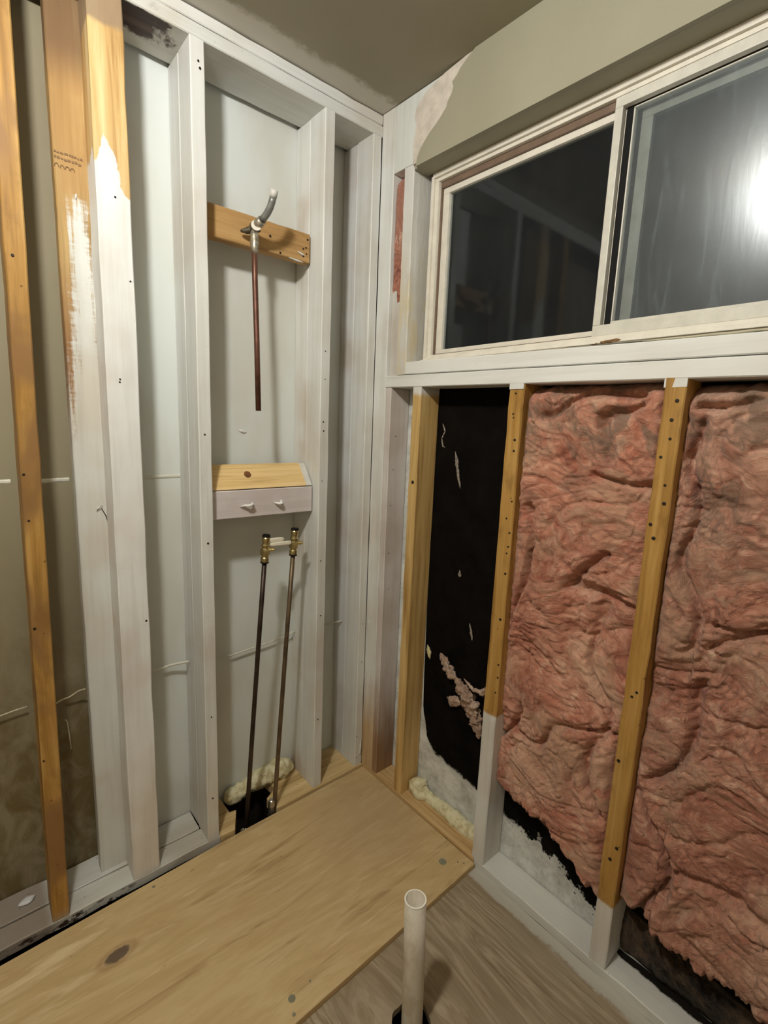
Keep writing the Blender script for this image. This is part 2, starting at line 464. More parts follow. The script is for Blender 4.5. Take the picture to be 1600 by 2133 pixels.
# bottom plates
n = N('chipped_plate_paint_stud_shade', 0.5, 0.3)
p_, st = paint_col(n, 'x', (208, 209, 203), (188, 182, 170))
p_ = n.mix(n.smooth(n.X, -1.05, -1.09, 0, .8), p_, lin(128, 112, 98))  # shadow of the far left stud painted in as a purple-brown tint
chip = n.math('MULTIPLY', n.smooth(n.noise((.5, 1, 1), 40, 5, .7), .50, .56), n.smooth(n.Z, 0.008, 0.002))
chip = n.math('MAXIMUM', n.math('MULTIPLY', chip, n.smooth(n.X, -0.84, -0.90)), n.math('MULTIPLY', n.specks(38, .08), .8))
n.color(n.mix(chip, p_, lin(58, 46, 36))); n.bump(st, .5, .0015); m_bpl = n.m
m_raw_pl = m_wood('raw_plate_wood', 'x', FRESH, True)
o = timber('bottom_plate', (-2.4, 0.0, -0.02), (-0.602, 0.0, -0.02), (0, 0, 0.032), (0, 0.07, 0), m_bpl, seg=30, warp=0.003, seed=5)
thing(o, 'white-painted front bottom plate along left wall, chipped front edge', 'bottom plate')
o = timber('bottom_plate', (-2.4, 0.074, -0.02), (-0.645, 0.074, -0.02), (0, 0, 0.034), (0, 0.09, 0), m_bpl, seg=30, warp=0.003, seed=6)
thing(o, 'white-painted rear bottom plate strip behind the front one on left wall', 'bottom plate')
o = poly_prism('bottom_plate', [(-0.601, 0.0), (-0.553, -0.006), (-0.512, 0.075), (-0.535, 0.08), (-0.535, 0.165), (-0.601, 0.165)], 'z', -0.03, 0.011, m_raw_pl, bevel=0.002)
thing(o, 'short bare wood plate stub left of the floor hole', 'bottom plate')
o = poly_prism('bottom_plate', [(-0.390, -0.006), (-0.001, -0.006), (-0.001, 0.166), (-0.36, 0.166), (-0.352, 0.09), (-0.40, 0.06)], 'z', -0.03, 0.008, m_raw_pl, bevel=0.002)
thing(o, 'bare wood bottom plate between floor hole and room corner', 'bottom plate')
nail_g = None
# joists seen as darkness under the plate are left to the crawl space; studs:
def stud_left(x0, x1, y0, y1, z0, z1, mat, label, group, dxtop=0.0, seed=0, seg=24, warp=0.0018):
    o = timber('wall_stud', (x0, y0, z0), (x0 + dxtop, y0, z1), (x1 - x0, 0, 0), (0, y1 - y0, 0), mat, seg=seg, warp=warp, seed=seed)
    return o
def with_nails(o, pts, normal, base, label, cat, r=0.0028):
    root = empty(o.name.split('.')[0], base)
    o.name = 'board'
    adopt(root, o); nails(root, pts, normal, r)
    return thing(root, label, cat)
m_far = m_two('bare_stud_far_left', 'z', OLD, [('z', 0.05, -0.05, 0.01)], second=(142, 106, 64))
o = stud_left(-1.072, -1.032, 0, 0.086, 0.013, 2.33, m_far, '', '', dxtop=0.03, seed=1)
with_nails(o, [(-1.05, 0, 1.24), (-1.048, 0, 1.13), (-1.055, 0, 0.86), (-1.06, 0, 0.50), (-1.036, 0, 1.72)], (0, -1, 0), (-1.05, 0.04, 0.013),
           'bare yellow-brown stud at the far left edge, unpainted full height', 'stud', 0.0032)
# flat stud set back behind the double stud
n = N('brushed_flat_stud', 0.55, 0.3)
w, f = wood_col(n, 'z', (142, 112, 66), (186, 156, 102), (208, 184, 136))
w = n.mix(n.smooth(n.noise((1, 1, 0.3), 8, 4, 0.6), 0.44, 0.62, 0, .7), w, lin(170, 132, 82))
w = n.mix(n.smooth(n.Z, 1.85, 1.5, 0, 0.75), w, lin(138, 98, 68))
w = n.mix(n.smooth(n.Z, 2.12, 2.24, 0, 0.8), w, lin(112, 86, 64))
p_, st = paint_col(n, 'z')
brush = n.math('SUBTRACT', n.math('ADD', n.math('MULTIPLY', n.noise((1, 1, 0.05), 130, 5, 0.75), .65), n.math('MULTIPLY', n.noise((0.12, 1, 1), 150, 4, 0.7), .35)), 0.5)
bl_ = n.math('SUBTRACT', n.noise((1, 1, 0.35), 16, 5, 0.65, 0.8), 0.5)
cov = n.math('ADD', n.smooth(n.Z, 1.86, 1.30), n.math('ADD', n.math('MULTIPLY', brush, 2.6), n.math('MULTIPLY', bl_, 1.6)))
cov = n.math('ADD', cov, n.smooth(n.X, -0.935, -0.905, -0.35, 0.05))
cen = n.math('SUBTRACT', 1.0, n.math('MULTIPLY', n.math('ABSOLUTE', n.math('ADD', n.X, 0.888)), 28.0), True)
cov = n.math('ADD', cov, n.math('MULTIPLY', cen, n.math('MULTIPLY', n.smooth(n.Z, 1.93, 1.88, 0, 0.95), n.smooth(n.Z, 1.50, 1.84, 0.35, 1.0))))
low = n.smooth(n.Z, 1.40, 1.30)
top = n.smooth(n.math('ADD', n.Z, n.math('MULTIPLY', bl_, 0.2)), 1.93, 1.88)
k_ = n.math('MULTIPLY', n.smooth(cov, 0.30, 0.85), top)
k_ = n.math('MAXIMUM', k_, low)
n.color(n.mix(k_, w, p_)); n.bump(f, 0.4, 0.0013)
o = stud_left(-0.937, -0.848, 0.086, 0.124, 0.014, 2.331, n.m, '', '', seed=2, dxtop=0.004)
root = empty('wall_stud', (-0.89, 0.1, 0.014)); o.name = 'board'; adopt(root, o)
m_ink = m_flat('faded_grade_stamp_ink', (134, 104, 74), 0.7, bump=0)
bm = bmesh.new()                                                    # three rows of faded, illegible stamp strokes
for z0, hgt, xs in ((1.992, 0.006, 9), (1.979, 0.006, 8), (1.960, 0.009, 4)):
    x = -0.932
    for i in range(xs):
        w_ = random.uniform(0.003, 0.0075) if hgt < 0.008 else 0.009
        zz = z0 + random.uniform(-0.001, 0.001) - 0.002 * i * 0.1
        if hgt < 0.008:
            add_box(bm, x, x + w_, 0.0846, 0.0862, zz, zz + hgt * random.uniform(0.5, 1))
        else:
            for q in range(7):
                an = math.pi * q / 6
                add_box(bm, x + 0.004 - 0.004 * math.cos(an) - 0.0008, x + 0.004 - 0.004 * math.cos(an) + 0.0008, 0.0846, 0.0862, zz + 0.006 * math.sin(an), zz + 0.006 * math.sin(an) + 0.0022)
        x += w_ + random.uniform(0.0012, 0.0026)
stp = finish('grade_stamp', bm, m_ink); stp['label'] = 'faded ink stamp rows'
adopt(root, stp)
# paint drip nub and flake
adopt(root, lump('paint_drip', [(-0.893, 0.085, 1.90), (-0.891, 0.0845, 1.912)], [0.0028, 0.0028], P, per=3, seg=8))
m_flake = m_flat('paint_flake', (232, 230, 224), 0.4, bump=0)
bm = bmesh.new()
add_hexa(bm, [(-0.890, 0.083, 1.128), (-0.878, 0.083, 1.134), (-0.878, 0.087, 1.134), (-0.890, 0.087, 1.128), (-0.889, 0.079, 1.133), (-0.876, 0.082, 1.142), (-0.876, 0.087, 1.142), (-0.889, 0.087, 1.133)])
add_hexa(bm, [(-0.880, 0.0835, 1.142), (-0.8765, 0.0835, 1.142), (-0.8765, 0.087, 1.142), (-0.880, 0.087, 1.142), (-0.884, 0.082, 1.152), (-0.8835, 0.082, 1.152), (-0.8835, 0.087, 1.152), (-0.884, 0.087, 1.152)])
adopt(root, finish('paint_flake', bm, m_flake))
bm = bmesh.new()
cr = [(-0.877, 1.132), (-0.868, 1.112), (-0.861, 1.085), (-0.852, 1.060)]
for (xa, za), (xb, zb_) in zip(cr, cr[1:]):
    add_hexa(bm, [(xa - .0011, 0.0848, za), (xa + .0011, 0.0848, za), (xa + .0011, 0.0862, za), (xa - .0011, 0.0862, za), (xb - .0013, 0.0848, zb_), (xb + .0013, 0.0848, zb_), (xb + .0013, 0.0862, zb_), (xb - .0013, 0.0862, zb_)])
adopt(root, finish('crack', bm, m_crk))
thing(root, 'wide set-back stud with brown bare top, brushed white paint below and faded grade stamp', 'stud')
# double front stud
n = N('half_painted_front_stud', 0.5, 0.3)
w, f = wood_col(n, 'z', (150, 108, 60), (202, 168, 112), (224, 200, 150))
w = n.mix(n.smooth(n.math('ADD', n.Z, n.math('MULTIPLY', n.noise((1, 1, 1), 12, 3), 0.06)), 2.28, 2.30, 0, 0.85), w, lin(146, 126, 104))
p_, st = paint_col(n, 'z', (230, 231, 229), (216, 210, 202))
bl_ = n.math('SUBTRACT', n.noise((1, 1, 0.45), 18, 5, 0.6, 0.6), 0.5)
vv = n.math('ADD', n.math('ADD', n.Z, n.math('MULTIPLY', bl_, 0.16)), n.math('MULTIPLY', n.math('ABSOLUTE', n.math('ADD', n.X, 0.843)), 2.2))
k_ = n.smooth(vv, 2.03, 2.02)
cx = n.math('ABSOLUTE', n.math('ADD', n.X, n.math('ADD', 0.866, n.math('MULTIPLY', n.noise((1, 1, 0.8), 10, 3), 0.012))))
bare = n.math('MULTIPLY', n.smooth(cx, 0.0045, 0.002), n.math('MULTIPLY', n.smooth(n.Z, 1.06, 1.0), n.smooth(n.Z, 0.60, 0.66)))
k_ = n.math('MULTIPLY', k_, n.math('SUBTRACT', 1.0, bare))
n.color(n.mix(k_, w, p_)); n.bump(n.math('ADD', f, n.noise((1, 1, 0.25), 22, 4, 0.6)), 0.5, 0.002)
o = stud_left(-0.868, -0.793, 0.0, 0.0855, 0.0125, 2.331, n.m, '', '', seed=8, dxtop=0.004, warp=0.003)
with_nails(o, [(-0.835, 0, 1.475), (-0.836, 0, 1.468), (-0.80, 0, 0.82), (-0.80, 0, 1.715), (-0.825, 0, 1.90)], (0, -1, 0), (-0.83, 0.04, 0.0125),
           'wide front stud second from left, tan top half and smeared white paint below', 'stud')
# stud 2: front and rear members
o = stud_left(-0.642, -0.604, 0.0, 0.084, 0.0125, 2.331, P, '', '', seed=9, dxtop=0.005)
with_nails(o, [(-0.622, 0, 1.34), (-0.620, 0, 1.02), (-0.622, 0, 0.455), (-0.624, 0, 0.165), (-0.616, 0, 2.28), (-0.612, 0, 2.265)], (0, -1, 0), (-0.62, 0.04, 0.0125),
           'white-painted stud left of the pipe bay, front member', 'stud')
o = stud_left(-0.641, -0.603, 0.0865, 0.1675, 0.014, 2.3305, P, '', '', seed=10, dxtop=0.004)
thing(o, 'white-painted rear member right behind the stud left of the pipe bay', 'stud')
# stud 3
o = stud_left(-0.236, -0.199, 0.0, 0.086, 0.009, 2.331, P, '', '', seed=11, dxtop=0.008)
with_nails(o, [(-0.218, 0, 1.39), (-0.216, 0, 1.36), (-0.214, 0, 1.53), (-0.214, 0, 1.62), (-0.219, 0, 0.905), (-0.216, 0, 0.70), (-0.22, 0, 0.29), (-0.219, 0, 1.19)], (0, -1, 0), (-0.218, 0.04, 0.009),
           'white-painted stud right of the pipe bay, front member with nail holes', 'stud', 0.0022)
o = stud_left(-0.235, -0.199, 0.087, 0.1675, 0.009, 2.3305, m_paint('z', (222, 222, 217), (206, 196, 184)), '', '', seed=12, dxtop=0.008)
thing(o, 'white-painted rear member right behind the stud right of the pipe bay', 'stud')
# corner stud
o = stud_left(-0.037, -0.0012, 0.0, 0.085, 0.009, 2.331, P, '', '', seed=13, dxtop=-0.001)
o2 = lump('paint_drip', [(-0.012, -0.001, 0.05), (-0.010, -0.0015, 0.09), (-0.008, 0, 0.11)], [0.004, 0.0045, 0.002], P, per=4, seg=10)
root = with_nails(o, [(-0.028, 0, 0.045), (-0.03, 0.0, 0.14), (-0.018, 0, 0.62), (-0.016, 0, 0.46)], (0, -1, 0), (-0.02, 0.04, 0.009),
           'white-painted corner stud at the right end of the left wall', 'stud', 0.0024)
adopt(root, o2)
o = stud_left(-0.036, -0.002, 0.0865, 0.1675, 0.009, 2.3305, m_paint('z', (216, 216, 214), (200, 192, 184)), '', '', seed=14)
thing(o, 'white-painted rear member deep in the room corner', 'stud')

# blocking between studs 2 and 3
m_blk = m_wood('weathered_block_wood', 'x', ((132, 96, 54), (176, 138, 88), (196, 160, 108)), True)
o = timber('blocking_board', (-0.602, 0.066, 1.897), (-0.238, 0.067, 1.899), (0, 0, 0.088), (0, 0.036, 0), m_blk, seg=10, seed=15)
root = with_nails(o, [(-0.246, 0.066, 1.968), (-0.262, 0.066, 1.937), (-0.250, 0.066, 1.925), (-0.262, 0.066, 1.915), (-0.252, 0.066, 1.943), (-0.345, 0.066, 1.905), (-0.38, 0.066, 1.945)], (0, -1, 0), (-0.42, 0.085, 1.9),
           'bare weathered brown blocking board behind the shower pipe', 'blocking board', 0.003)
adopt(root, lump('paint_drip', [(-0.285, 0.0655, 1.925), (-0.265, 0.0655, 1.920), (-0.255, 0.0655, 1.916)], [0.0022, 0.003, 0.001], P, per=4, seg=8, squash=(1, .5, 1)))
adopt(root, lump('paint_drip', [(-0.315, 0.0655, 1.899), (-0.285, 0.0655, 1.897), (-0.262, 0.0655, 1.896)], [0.002, 0.003, 0.0015], P, per=4, seg=8, squash=(1, .5, 1)))
m_blk2 = m_two('new_block_wood', 'x', ((176, 140, 84), (222, 190, 132), (236, 210, 158)), [('x', -0.262, -0.256, 0.006)])
hh = Vector((0, 0.052, 0.073))
o = timber('blocking_board', (-0.602, 0.034, 1.171), (-0.238, 0.034, 1.171), hh, (0, 0.030, 0), m_blk2, seg=10, seed=16)
root = empty('blocking_board', (-0.42, 0.05, 1.172)); o.name = 'board'; adopt(root, o)
nrm = Vector((0, -0.073, 0.052)).normalized()
m_knot = m_flat('knot_wood', (126, 84, 48), 0.6, var=0.3, sc=60)
kc = Vector((-0.462, 0.034, 1.172)) + hh * 0.58
adopt(root, lathe('wood_knot', kc - nrm * 0.004, nrm, [(0, 0.012), (0.0042, 0.012), (0.0048, 0.0095), (0.0050, 0.003)], m_knot, seg=20))
thing(root, 'fresh pale pine blocking board with round knot, tilted above white block', 'blocking board')
o = timber('blocking_board', (-0.602, 0.034, 1.080), (-0.238, 0.034, 1.080), (0, 0, 0.0885), (0, 0.037, 0), m_paint('x', (216, 208, 206), (204, 194, 192), key='pinkblk'), seg=10, seed=17)
root = empty('blocking_board', (-0.42, 0.05, 1.08)); o.name = 'board'; adopt(root, o)
for cx_, cz_ in ((-0.478, 1.121), (-0.372, 1.122)):
    pl_ = [(cx_ - 0.026, 0.032, cz_ - 0.004), (cx_ - 0.012, 0.024, cz_), (cx_, 0.018, cz_ - 0.001), (cx_ + 0.010, 0.017, cz_ + 0.003), (cx_ + 0.014, 0.030, cz_ + 0.010)]
    if cx_ > -0.4: pl_ = [(cx_ - 0.014, 0.033, cz_ + 0.001), (cx_ - 0.004, 0.024, cz_ - 0.003), (cx_ + 0.006, 0.018, cz_ - 0.002), (cx_ + 0.012, 0.028, cz_ + 0.008)]
    adopt(root, lump('pipe_strap', pl_, [0.0022, 0.0045, 0.0055, 0.005, 0.002][:len(pl_)], m_flake, per=4, seg=10, amp=0.4, sc=90, squash=(1, 1, .8)))
thing(root, 'white-painted blocking board with two paint-clogged strap stubs', 'blocking board')

# cable through the studs
m_cab = m_paint('x', (214, 210, 196), (196, 188, 170), key='cab')
m_cab2 = m_flat('old_cable_jacket', (196, 188, 160), 0.5)
def cable(pts, mat, label, rad=0.0028):
    P_ = []
    for i in range(len(pts) - 1):
        for k in range(6):
            t = k / 6; t2 = t * t * (3 - 2 * t)
            A, B = Vector(pts[i]), Vector(pts[i + 1]); q = A.lerp(B, t); q.z = A.z * (1 - t2) + B.z * t2; P_.append(q)
    P_.append(Vector(pts[-1]))
    return thing(tube('cable', P_, rad, mat, seg=8), label, 'cable')
cable([(-1.6, 0.150, 0.60), (-1.25, 0.150, 0.565), (-1.075, 0.150, 0.585)], m_cab2, 'thin cream cable left of the far left bare stud', 0.0022)
cable([(-1.03, 0.150, 0.565), (-0.985, 0.150, 0.578), (-0.945, 0.135, 0.598), (-0.938, 0.13, 0.60)], m_cab2, 'thin cream cable between bare left stud and set-back stud', 0.0022)
cable([(-0.79, 0.150, 0.592), (-0.74, 0.146, 0.590), (-0.69, 0.142, 0.596), (-0.642, 0.13, 0.597)], m_cab, 'short white-painted cable entering the stud beside the double stud', 0.004)
cable([(-0.602, 0.150, 0.570), (-0.50, 0.150, 0.566), (-0.38, 0.150, 0.572), (-0.28, 0.150, 0.580), (-0.236, 0.146, 0.592)], m_cab, 'thin white-painted cable sagging behind the two water pipes', 0.003)
cable([(-0.198, 0.150, 0.590), (-0.12, 0.148, 0.586), (-0.037, 0.11, 0.600)], m_cab, 'thin white-painted cable in the narrow corner bay', 0.003)
tube_w = tube('wire', [(-0.989, 0.166, 0.505), (-0.985, 0.160, 0.50), (-0.982, 0.158, 0.45), (-0.980, 0.160, 0.41), (-0.981, 0.166, 0.405)], 0.0018, m_cab2, seg=6)
thing(tube_w, 'short vertical cream wire end below the cable in dark left bay', 'wire')
m_puck = m_flat('white_plastic', (214, 214, 216), 0.35, bump=0)
pk = lump('putty_blob', [(-1.139, 0.110, 0.018), (-1.115, 0.112, 0.020), (-1.10, 0.118, 0.020)], [0.010, 0.014, 0.007], m_puck, per=4, seg=12, amp=0.15, squash=(1, 1, .45))
thing(pk, 'white oval putty blob on the bottom plate at far left', 'putty')

# ================================================================== PIPES
m_cop = m_flat('tarnished_copper', (112, 76, 62), 0.45, 0.5, 0.55, var=0.2, sc=30)
m_copd = m_flat('dark_tarnished_copper', (72, 58, 48), 0.42, 0.5, 0.55, var=0.35, sc=12)
m_cop2 = m_flat('dull_brown_copper', (110, 92, 70), 0.45, 0.5, 0.5, var=0.3, sc=14)
m_brass = m_flat('brass', (214, 196, 142), 0.3, 0.5, 1.0, var=0.12, sc=40, bump=0.05)
m_grey = m_flat('grey_pipe_metal', (134, 136, 130), 0.4, 0.5, 0.35, var=0.15, sc=60)
m_white_pl = m_flat('white_pvc', (222, 216, 204), 0.4, 0.4, var=0.03, bump=0)
m_blackh = m_flat('black_open_end', (18, 14, 12), 0.8, bump=0)
m_sold = m_flat('solder', (176, 168, 150), 0.35, 0.5, 0.6, var=0.3, sc=80, bump=0.6)
# shower pipe
root = empty('shower_pipe', (-0.455, 0.01, 1.415))
p1 = tube('riser', [(-0.455, 0.0, 1.415), (-0.457, 0.004, 1.62), (-0.458, 0.012, 1.80), (-0.456, 0.018, 1.92)], 0.0082, m_cop, hollow=0.0)
s1 = lump('soldered_joint', [(-0.4575, 0.011, 1.86), (-0.457, 0.014, 1.885), (-0.456, 0.018, 1.915), (-0.455, 0.02, 1.935)], [0.009, 0.0125, 0.0115, 0.010], m_sold, per=4, amp=0.12, sc=120)
fl = lump('fitting_ear', [(-0.484, 0.050, 1.928), (-0.470, 0.042, 1.930), (-0.450, 0.032, 1.938), (-0.43, 0.032, 1.936)], [0.006, 0.008, 0.012, 0.006], m_flat('corroded_fitting', (92, 84, 66), 0.6, 0.4, 0.4, var=0.3, sc=90), per=4, amp=0.25, sc=120)
el = tube('elbow', [(-0.455, 0.03, 1.940), (-0.452, 0.012, 1.942), (-0.449, 0.0, 1.946), (-0.4465, -0.012, 1.951)], [0.013, 0.0135, 0.0135, 0.0125], m_sold)
rg = lathe('elbow_rim', (-0.4565, 0.004, 1.938), (-0.35, -0.9, 0.12), [(-0.002, 0.0125), (-0.002, 0.0145), (0.002, 0.0145), (0.002, 0.0125)], m_white_pl, seg=24)
am = tube('shower_arm', [(-0.446, -0.013, 1.952), (-0.4435, -0.022, 1.958), (-0.4395, -0.032, 1.967), (-0.4365, -0.041, 1.979), (-0.4348, -0.049, 1.992), (-0.434, -0.054, 2.003)], 0.0098, m_grey)
tp = tube('arm_tip', [(-0.434, -0.0535, 2.002), (-0.4335, -0.057, 2.010), (-0.433, -0.061, 2.019)], 0.0102, m_flat('white_thread_seal', (206, 204, 196), 0.4, bump=0.4), hollow=0.75)
adopt(root, p1, s1, fl, el, am); nest(el, rg); nest(am, tp)
thing(root, 'copper shower riser hanging with grey bent arm and white tip on the brown block', 'pipe')
# the two water pipes with ball valves
def water_pipe(top, bot, label, mat, hdir, lvl, extra=None):
    T, B = Vector(top), Vector(bot); t = (T - B).normalized()
    root = empty('water_pipe', B)
    mid = B.lerp(T, 0.5) + Vector((0.0, 0.004, 0))
    parts = [tube('pipe', [B, B.lerp(T, .25) + Vector((0, .003, 0)), mid, B.lerp(T, .75) + Vector((0, .003, 0)), T], 0.0078, mat, seg=14)]
    prof = [(-0.004, 0.0085), (-0.004, 0.0128), (0.003, 0.0134), (0.010, 0.0128), (0.013, 0.0105), (0.016, 0.0102), (0.018, 0.0135),
            (0.024, 0.0165), (0.032, 0.0168), (0.038, 0.0162), (0.042, 0.0120), (0.045, 0.0115), (0.048, 0.0138), (0.053, 0.0138),
            (0.056, 0.0108), (0.061, 0.0104), (0.064, 0.0126), (0.076, 0.0130), (0.080, 0.0110)]
    vb = lathe('valve_body', T, t, prof, m_brass, seg=24, hexf=(7, 8, 9))
    cb = lathe('black_washer', T, t, [(-0.007, 0.0082), (-0.007, 0.0136), (-0.003, 0.0136), (-0.003, 0.0082)], m_blackh, seg=24)
    ct = lathe('open_end', T, t, [(0.0795, 0.0095), (0.0795, 0.0128), (0.0865, 0.0122), (0.0865, 0.0085), (0.082, 0.008)], m_blackh, seg=24)
    hd = Vector(hdir).normalized(); c0 = T + t * 0.036
    st_ = lathe('valve_stem', c0, hd, [(0.012, 0.0062), (0.020, 0.0062), (0.020, 0.0078), (0.025, 0.0078), (0.025, 0.004), (0.030, 0.004)], m_brass, seg=14, hexf=(2, 3))
    adopt(root, *parts, vb); nest(vb, cb, ct, st_)
    root['_v'] = vb.name
    return thing(root, label, 'pipe'), T, t
r1, T1, t1 = water_pipe((-0.438, -0.004, 0.940), (-0.502, 0.045, -0.25), 'left dark copper water pipe with brass ball valve and white lever', m_copd, (0.7, -0.7, 0.1), 0)
r2, T2, t2 = water_pipe((-0.333, -0.004, 0.950), (-0.412, 0.010, -0.25), 'right brown copper water pipe with brass ball valve', m_cop2, (0.9, -0.4, 0.0), 0)
def lever(root, A, B, hgt, dep, mat):
    A, B = Vector(A), Vector(B); t = (B - A).normalized(); up = Vector((0, 0, 1)); up = (up - t * up.dot(t)).normalized(); d_ = t.cross(up)
    bm = bmesh.new(); rows = []
    for f_, hs in ((0, .9), (0.1, 1), (0.6, 1), (0.85, .9), (1, .45)):
        c_ = A.lerp(B, f_)
        rows.append([bm.verts.new(c_ + up * hgt * hs * a1 + d_ * dep * hs * a2) for a1, a2 in ((1, .6), (.6, 1), (-.6, 1), (-1, .6), (-1, -.6), (-.6, -1), (.6, -1), (1, -.6))])
    for A_, B_ in zip(rows, rows[1:]):
        for k in range(8): bm.faces.new((A_[k], A_[(k + 1) % 8], B_[(k + 1) % 8], B_[k]))
    bm.faces.new(rows[0]); bm.faces.new(rows[-1])
    o = finish('valve_lever', bm, mat); nest(bpy.data.objects[root['_v']], o); del root['_v']; return o
m_lev = m_flat('ivory_lever', (226, 220, 200), 0.35, 0.4, var=0.03, bump=0)
lever(r1, (-0.424, -0.012, 1.006), (-0.374, -0.014, 1.007), 0.0075, 0.004, m_lev)
lever(r2, (-0.352, -0.02, 0.993), (-0.424, -0.014, 0.9935), 0.0066, 0.004, m_lev)
# lower couplings in the hole
m_steel = m_flat('bright_fitting', (190, 186, 176), 0.25, 0.5, 0.9, var=0.1)
adopt(r2, lathe('coupling', (-0.4085, 0.0085, 0.012), (0.05, 0.0, 1), [(-0.10, 0.011), (0.0, 0.0115), (0.006, 0.0125), (0.028, 0.0105), (0.030, 0.0082)], m_steel, seg=16))
pf = empty('pipe_fitting', (-0.535, 0.03, -0.02))
adopt(pf, lathe('valve_body', (-0.530, 0.010, -0.05), (0.2, -0.3, 1), [(-0.02, 0.008), (0.0, 0.011), (0.02, 0.012), (0.03, 0.007), (0.04, 0.008), (0.046, 0.004)], m_steel, seg=16, hexf=(1, 2)),
      lathe('arm', (-0.530, 0.010, -0.035), (1, 0.2, 0), [(0, 0.006), (0.02, 0.006), (0.026, 0.009), (0.03, 0.005)], m_steel, seg=12))
thing(pf, 'small shiny metal fitting at the left edge of the floor hole', 'pipe fitting')
# PVC drain pipe
n = N('dimmed_mottled_pvc', 0.42, 0.4)
n.color(n.mix(n.smooth(n.noise((1, 1, .6), 22, 5, .65), .40, .70, 0, .8), lin(208, 200, 184), lin(176, 162, 138)))  # body colour lowered, with random mottling, so the rim looks better lit
tb = tube('drain_pipe', [(-0.452, -0.772, -0.45), (-0.452, -0.772, 0.0), (-0.450, -0.766, 0.15), (-0.4475, -0.757, 0.312)], 0.0252, n.m, seg=36, hollow=0.88)
rim = lathe('pipe_rim', (-0.4475, -0.757, 0.3105), (0.0145, 0.052, 1), [(0, 0.0222), (0, 0.0256), (0.0025, 0.0256), (0.0025, 0.0222)], m_flat('light_catching_rim_pvc', (244, 240, 228), .4, bump=0, var=.01), seg=36)  # light on the upturned rim is put into this whiter colour
bm = bmesh.new(); bm.from_mesh(rim.data)
bmesh.ops.delete(bm, geom=[f for f in bm.faces if len(f.verts) > 4], context='FACES_ONLY'); bm.to_mesh(rim.data); bm.free()
rim.parent = tb
thing(tb, 'upright white plastic drain pipe rising from round hole in the floor', 'pipe')

# ================================================================== PLYWOOD SHEET AND WINDOW-WALL PLATES
n = N('new_plywood', 0.6, 0.22)
g = n.noise((0.10, 1, 1), 22, 5, 0.6, 1.3)
g2 = n.noise((0.25, 1, 1), 4.5, 4, 0.5, 2.0, (1, 7, 0))
f = n.math('ADD', n.math('MULTIPLY', g, 0.45), n.math('MULTIPLY', g2, 0.55))
pc = n.ramp(f, [(0.34, lin(168, 138, 94)), (0.44, lin(204, 178, 132)), (0.55, lin(196, 168, 122)), (0.66, lin(226, 206, 164))])
pc = n.mix(n.smooth(n.noise((1, 1, 1), 30, 3, .6, .4), .70, .78, 0, .6), pc, lin(132, 100, 62))
cg = n.math('SINE', n.math('MULTIPLY', n.noise((0.2, 1, 1), 2.8, 6, 0.6, 1.2, (2, 3, 0)), 60.0))
pc = n.mul(n.math('MULTIPLY', n.smooth(cg, 0.0, 0.95), .22), pc, (0.80, 0.76, 0.68, 1))
pc = n.mix(n.math('MULTIPLY', n.smooth(cg, -0.4, -0.97), .18), pc, lin(222, 202, 160))
# browner, darker patch near the corner
dx = n.math('ADD', n.math('POWER', n.math('ADD', n.X, 0.16), 2.0), n.math('POWER', n.math('ADD', n.Y, 0.22), 2.0))
pc = n.mix(n.math('MULTIPLY', n.smooth(n.math('ADD', dx, n.math('MULTIPLY', n.noise((1, 1, 1), 9, 4), .04)), .09, .01), .45), pc, lin(176, 150, 120))
# the grey knot
ex = n.math('MULTIPLY', n.math('ADD', n.X, 0.955), 1.0); ey = n.math('ADD', n.Y, 0.188)
ca, sa = math.cos(0.15), math.sin(0.15)
ka = n.math('ADD', n.math('MULTIPLY', ex, ca), n.math('MULTIPLY', ey, sa)); kb = n.math('SUBTRACT', n.math('MULTIPLY', ey, ca), n.math('MULTIPLY', ex, sa))
dk = n.math('ADD', n.math('POWER', n.math('DIVIDE', ka, 0.036), 2.0), n.math('POWER', n.math('DIVIDE', kb, 0.019), 2.0))
dk = n.math('ADD', dk, n.math('MULTIPLY', n.noise((1, 1, 1), 60, 4, .6), 0.9))
pc = n.mix(n.smooth(dk, 1.5, 0.9, 0, .9), pc, lin(96, 80, 68))
pc = n.mix(n.math('MULTIPLY', n.smooth(dk, 1.2, 1.6, 0, 1), n.smooth(dk, 3.2, 1.7, 0, .35)), pc, lin(140, 100, 62))
n.color(pc); n.bump(f, 0.3, 0.001)
m_ply = n.m
root = empty('plywood_sheet', (-0.8, -0.3, -0.017))
o = poly_prism('panel', [(-0.003, -0.012), (-0.003, -0.598), (-0.67, -0.610), (-1.75, -0.635), (-1.75, -0.048), (-1.19, -0.033), (-0.8, -0.022), (-0.5, -0.014)], 'z', -0.0172, 0.0, m_ply, bevel=0.0012)
adopt(root, o)
m_screw = m_flat('sunk_screw_head', (140, 138, 116), 0.6, 0.4, 0.1)
for (x, y, r) in ((-0.080, -0.528, 0.0125), (-0.655, -0.560, 0.009), (-1.06, -0.43, 0.006), (-0.042, -0.560, 0.003), (-0.030, -0.575, 0.003), (-0.668, -0.592, 0.0045), (-0.60, -0.555, 0.003), (-0.825, -0.045, 0.0045)):
    adopt(root, lathe('screw', (x, y, -0.004), (0, 0, 1), [(0, r * .5), (0.0035, r), (0.0046, r), (0.0048, r * .6)], m_screw, seg=18))
thing(root, 'new tan plywood sheet on floor along the left wall with dark knot', 'plywood')

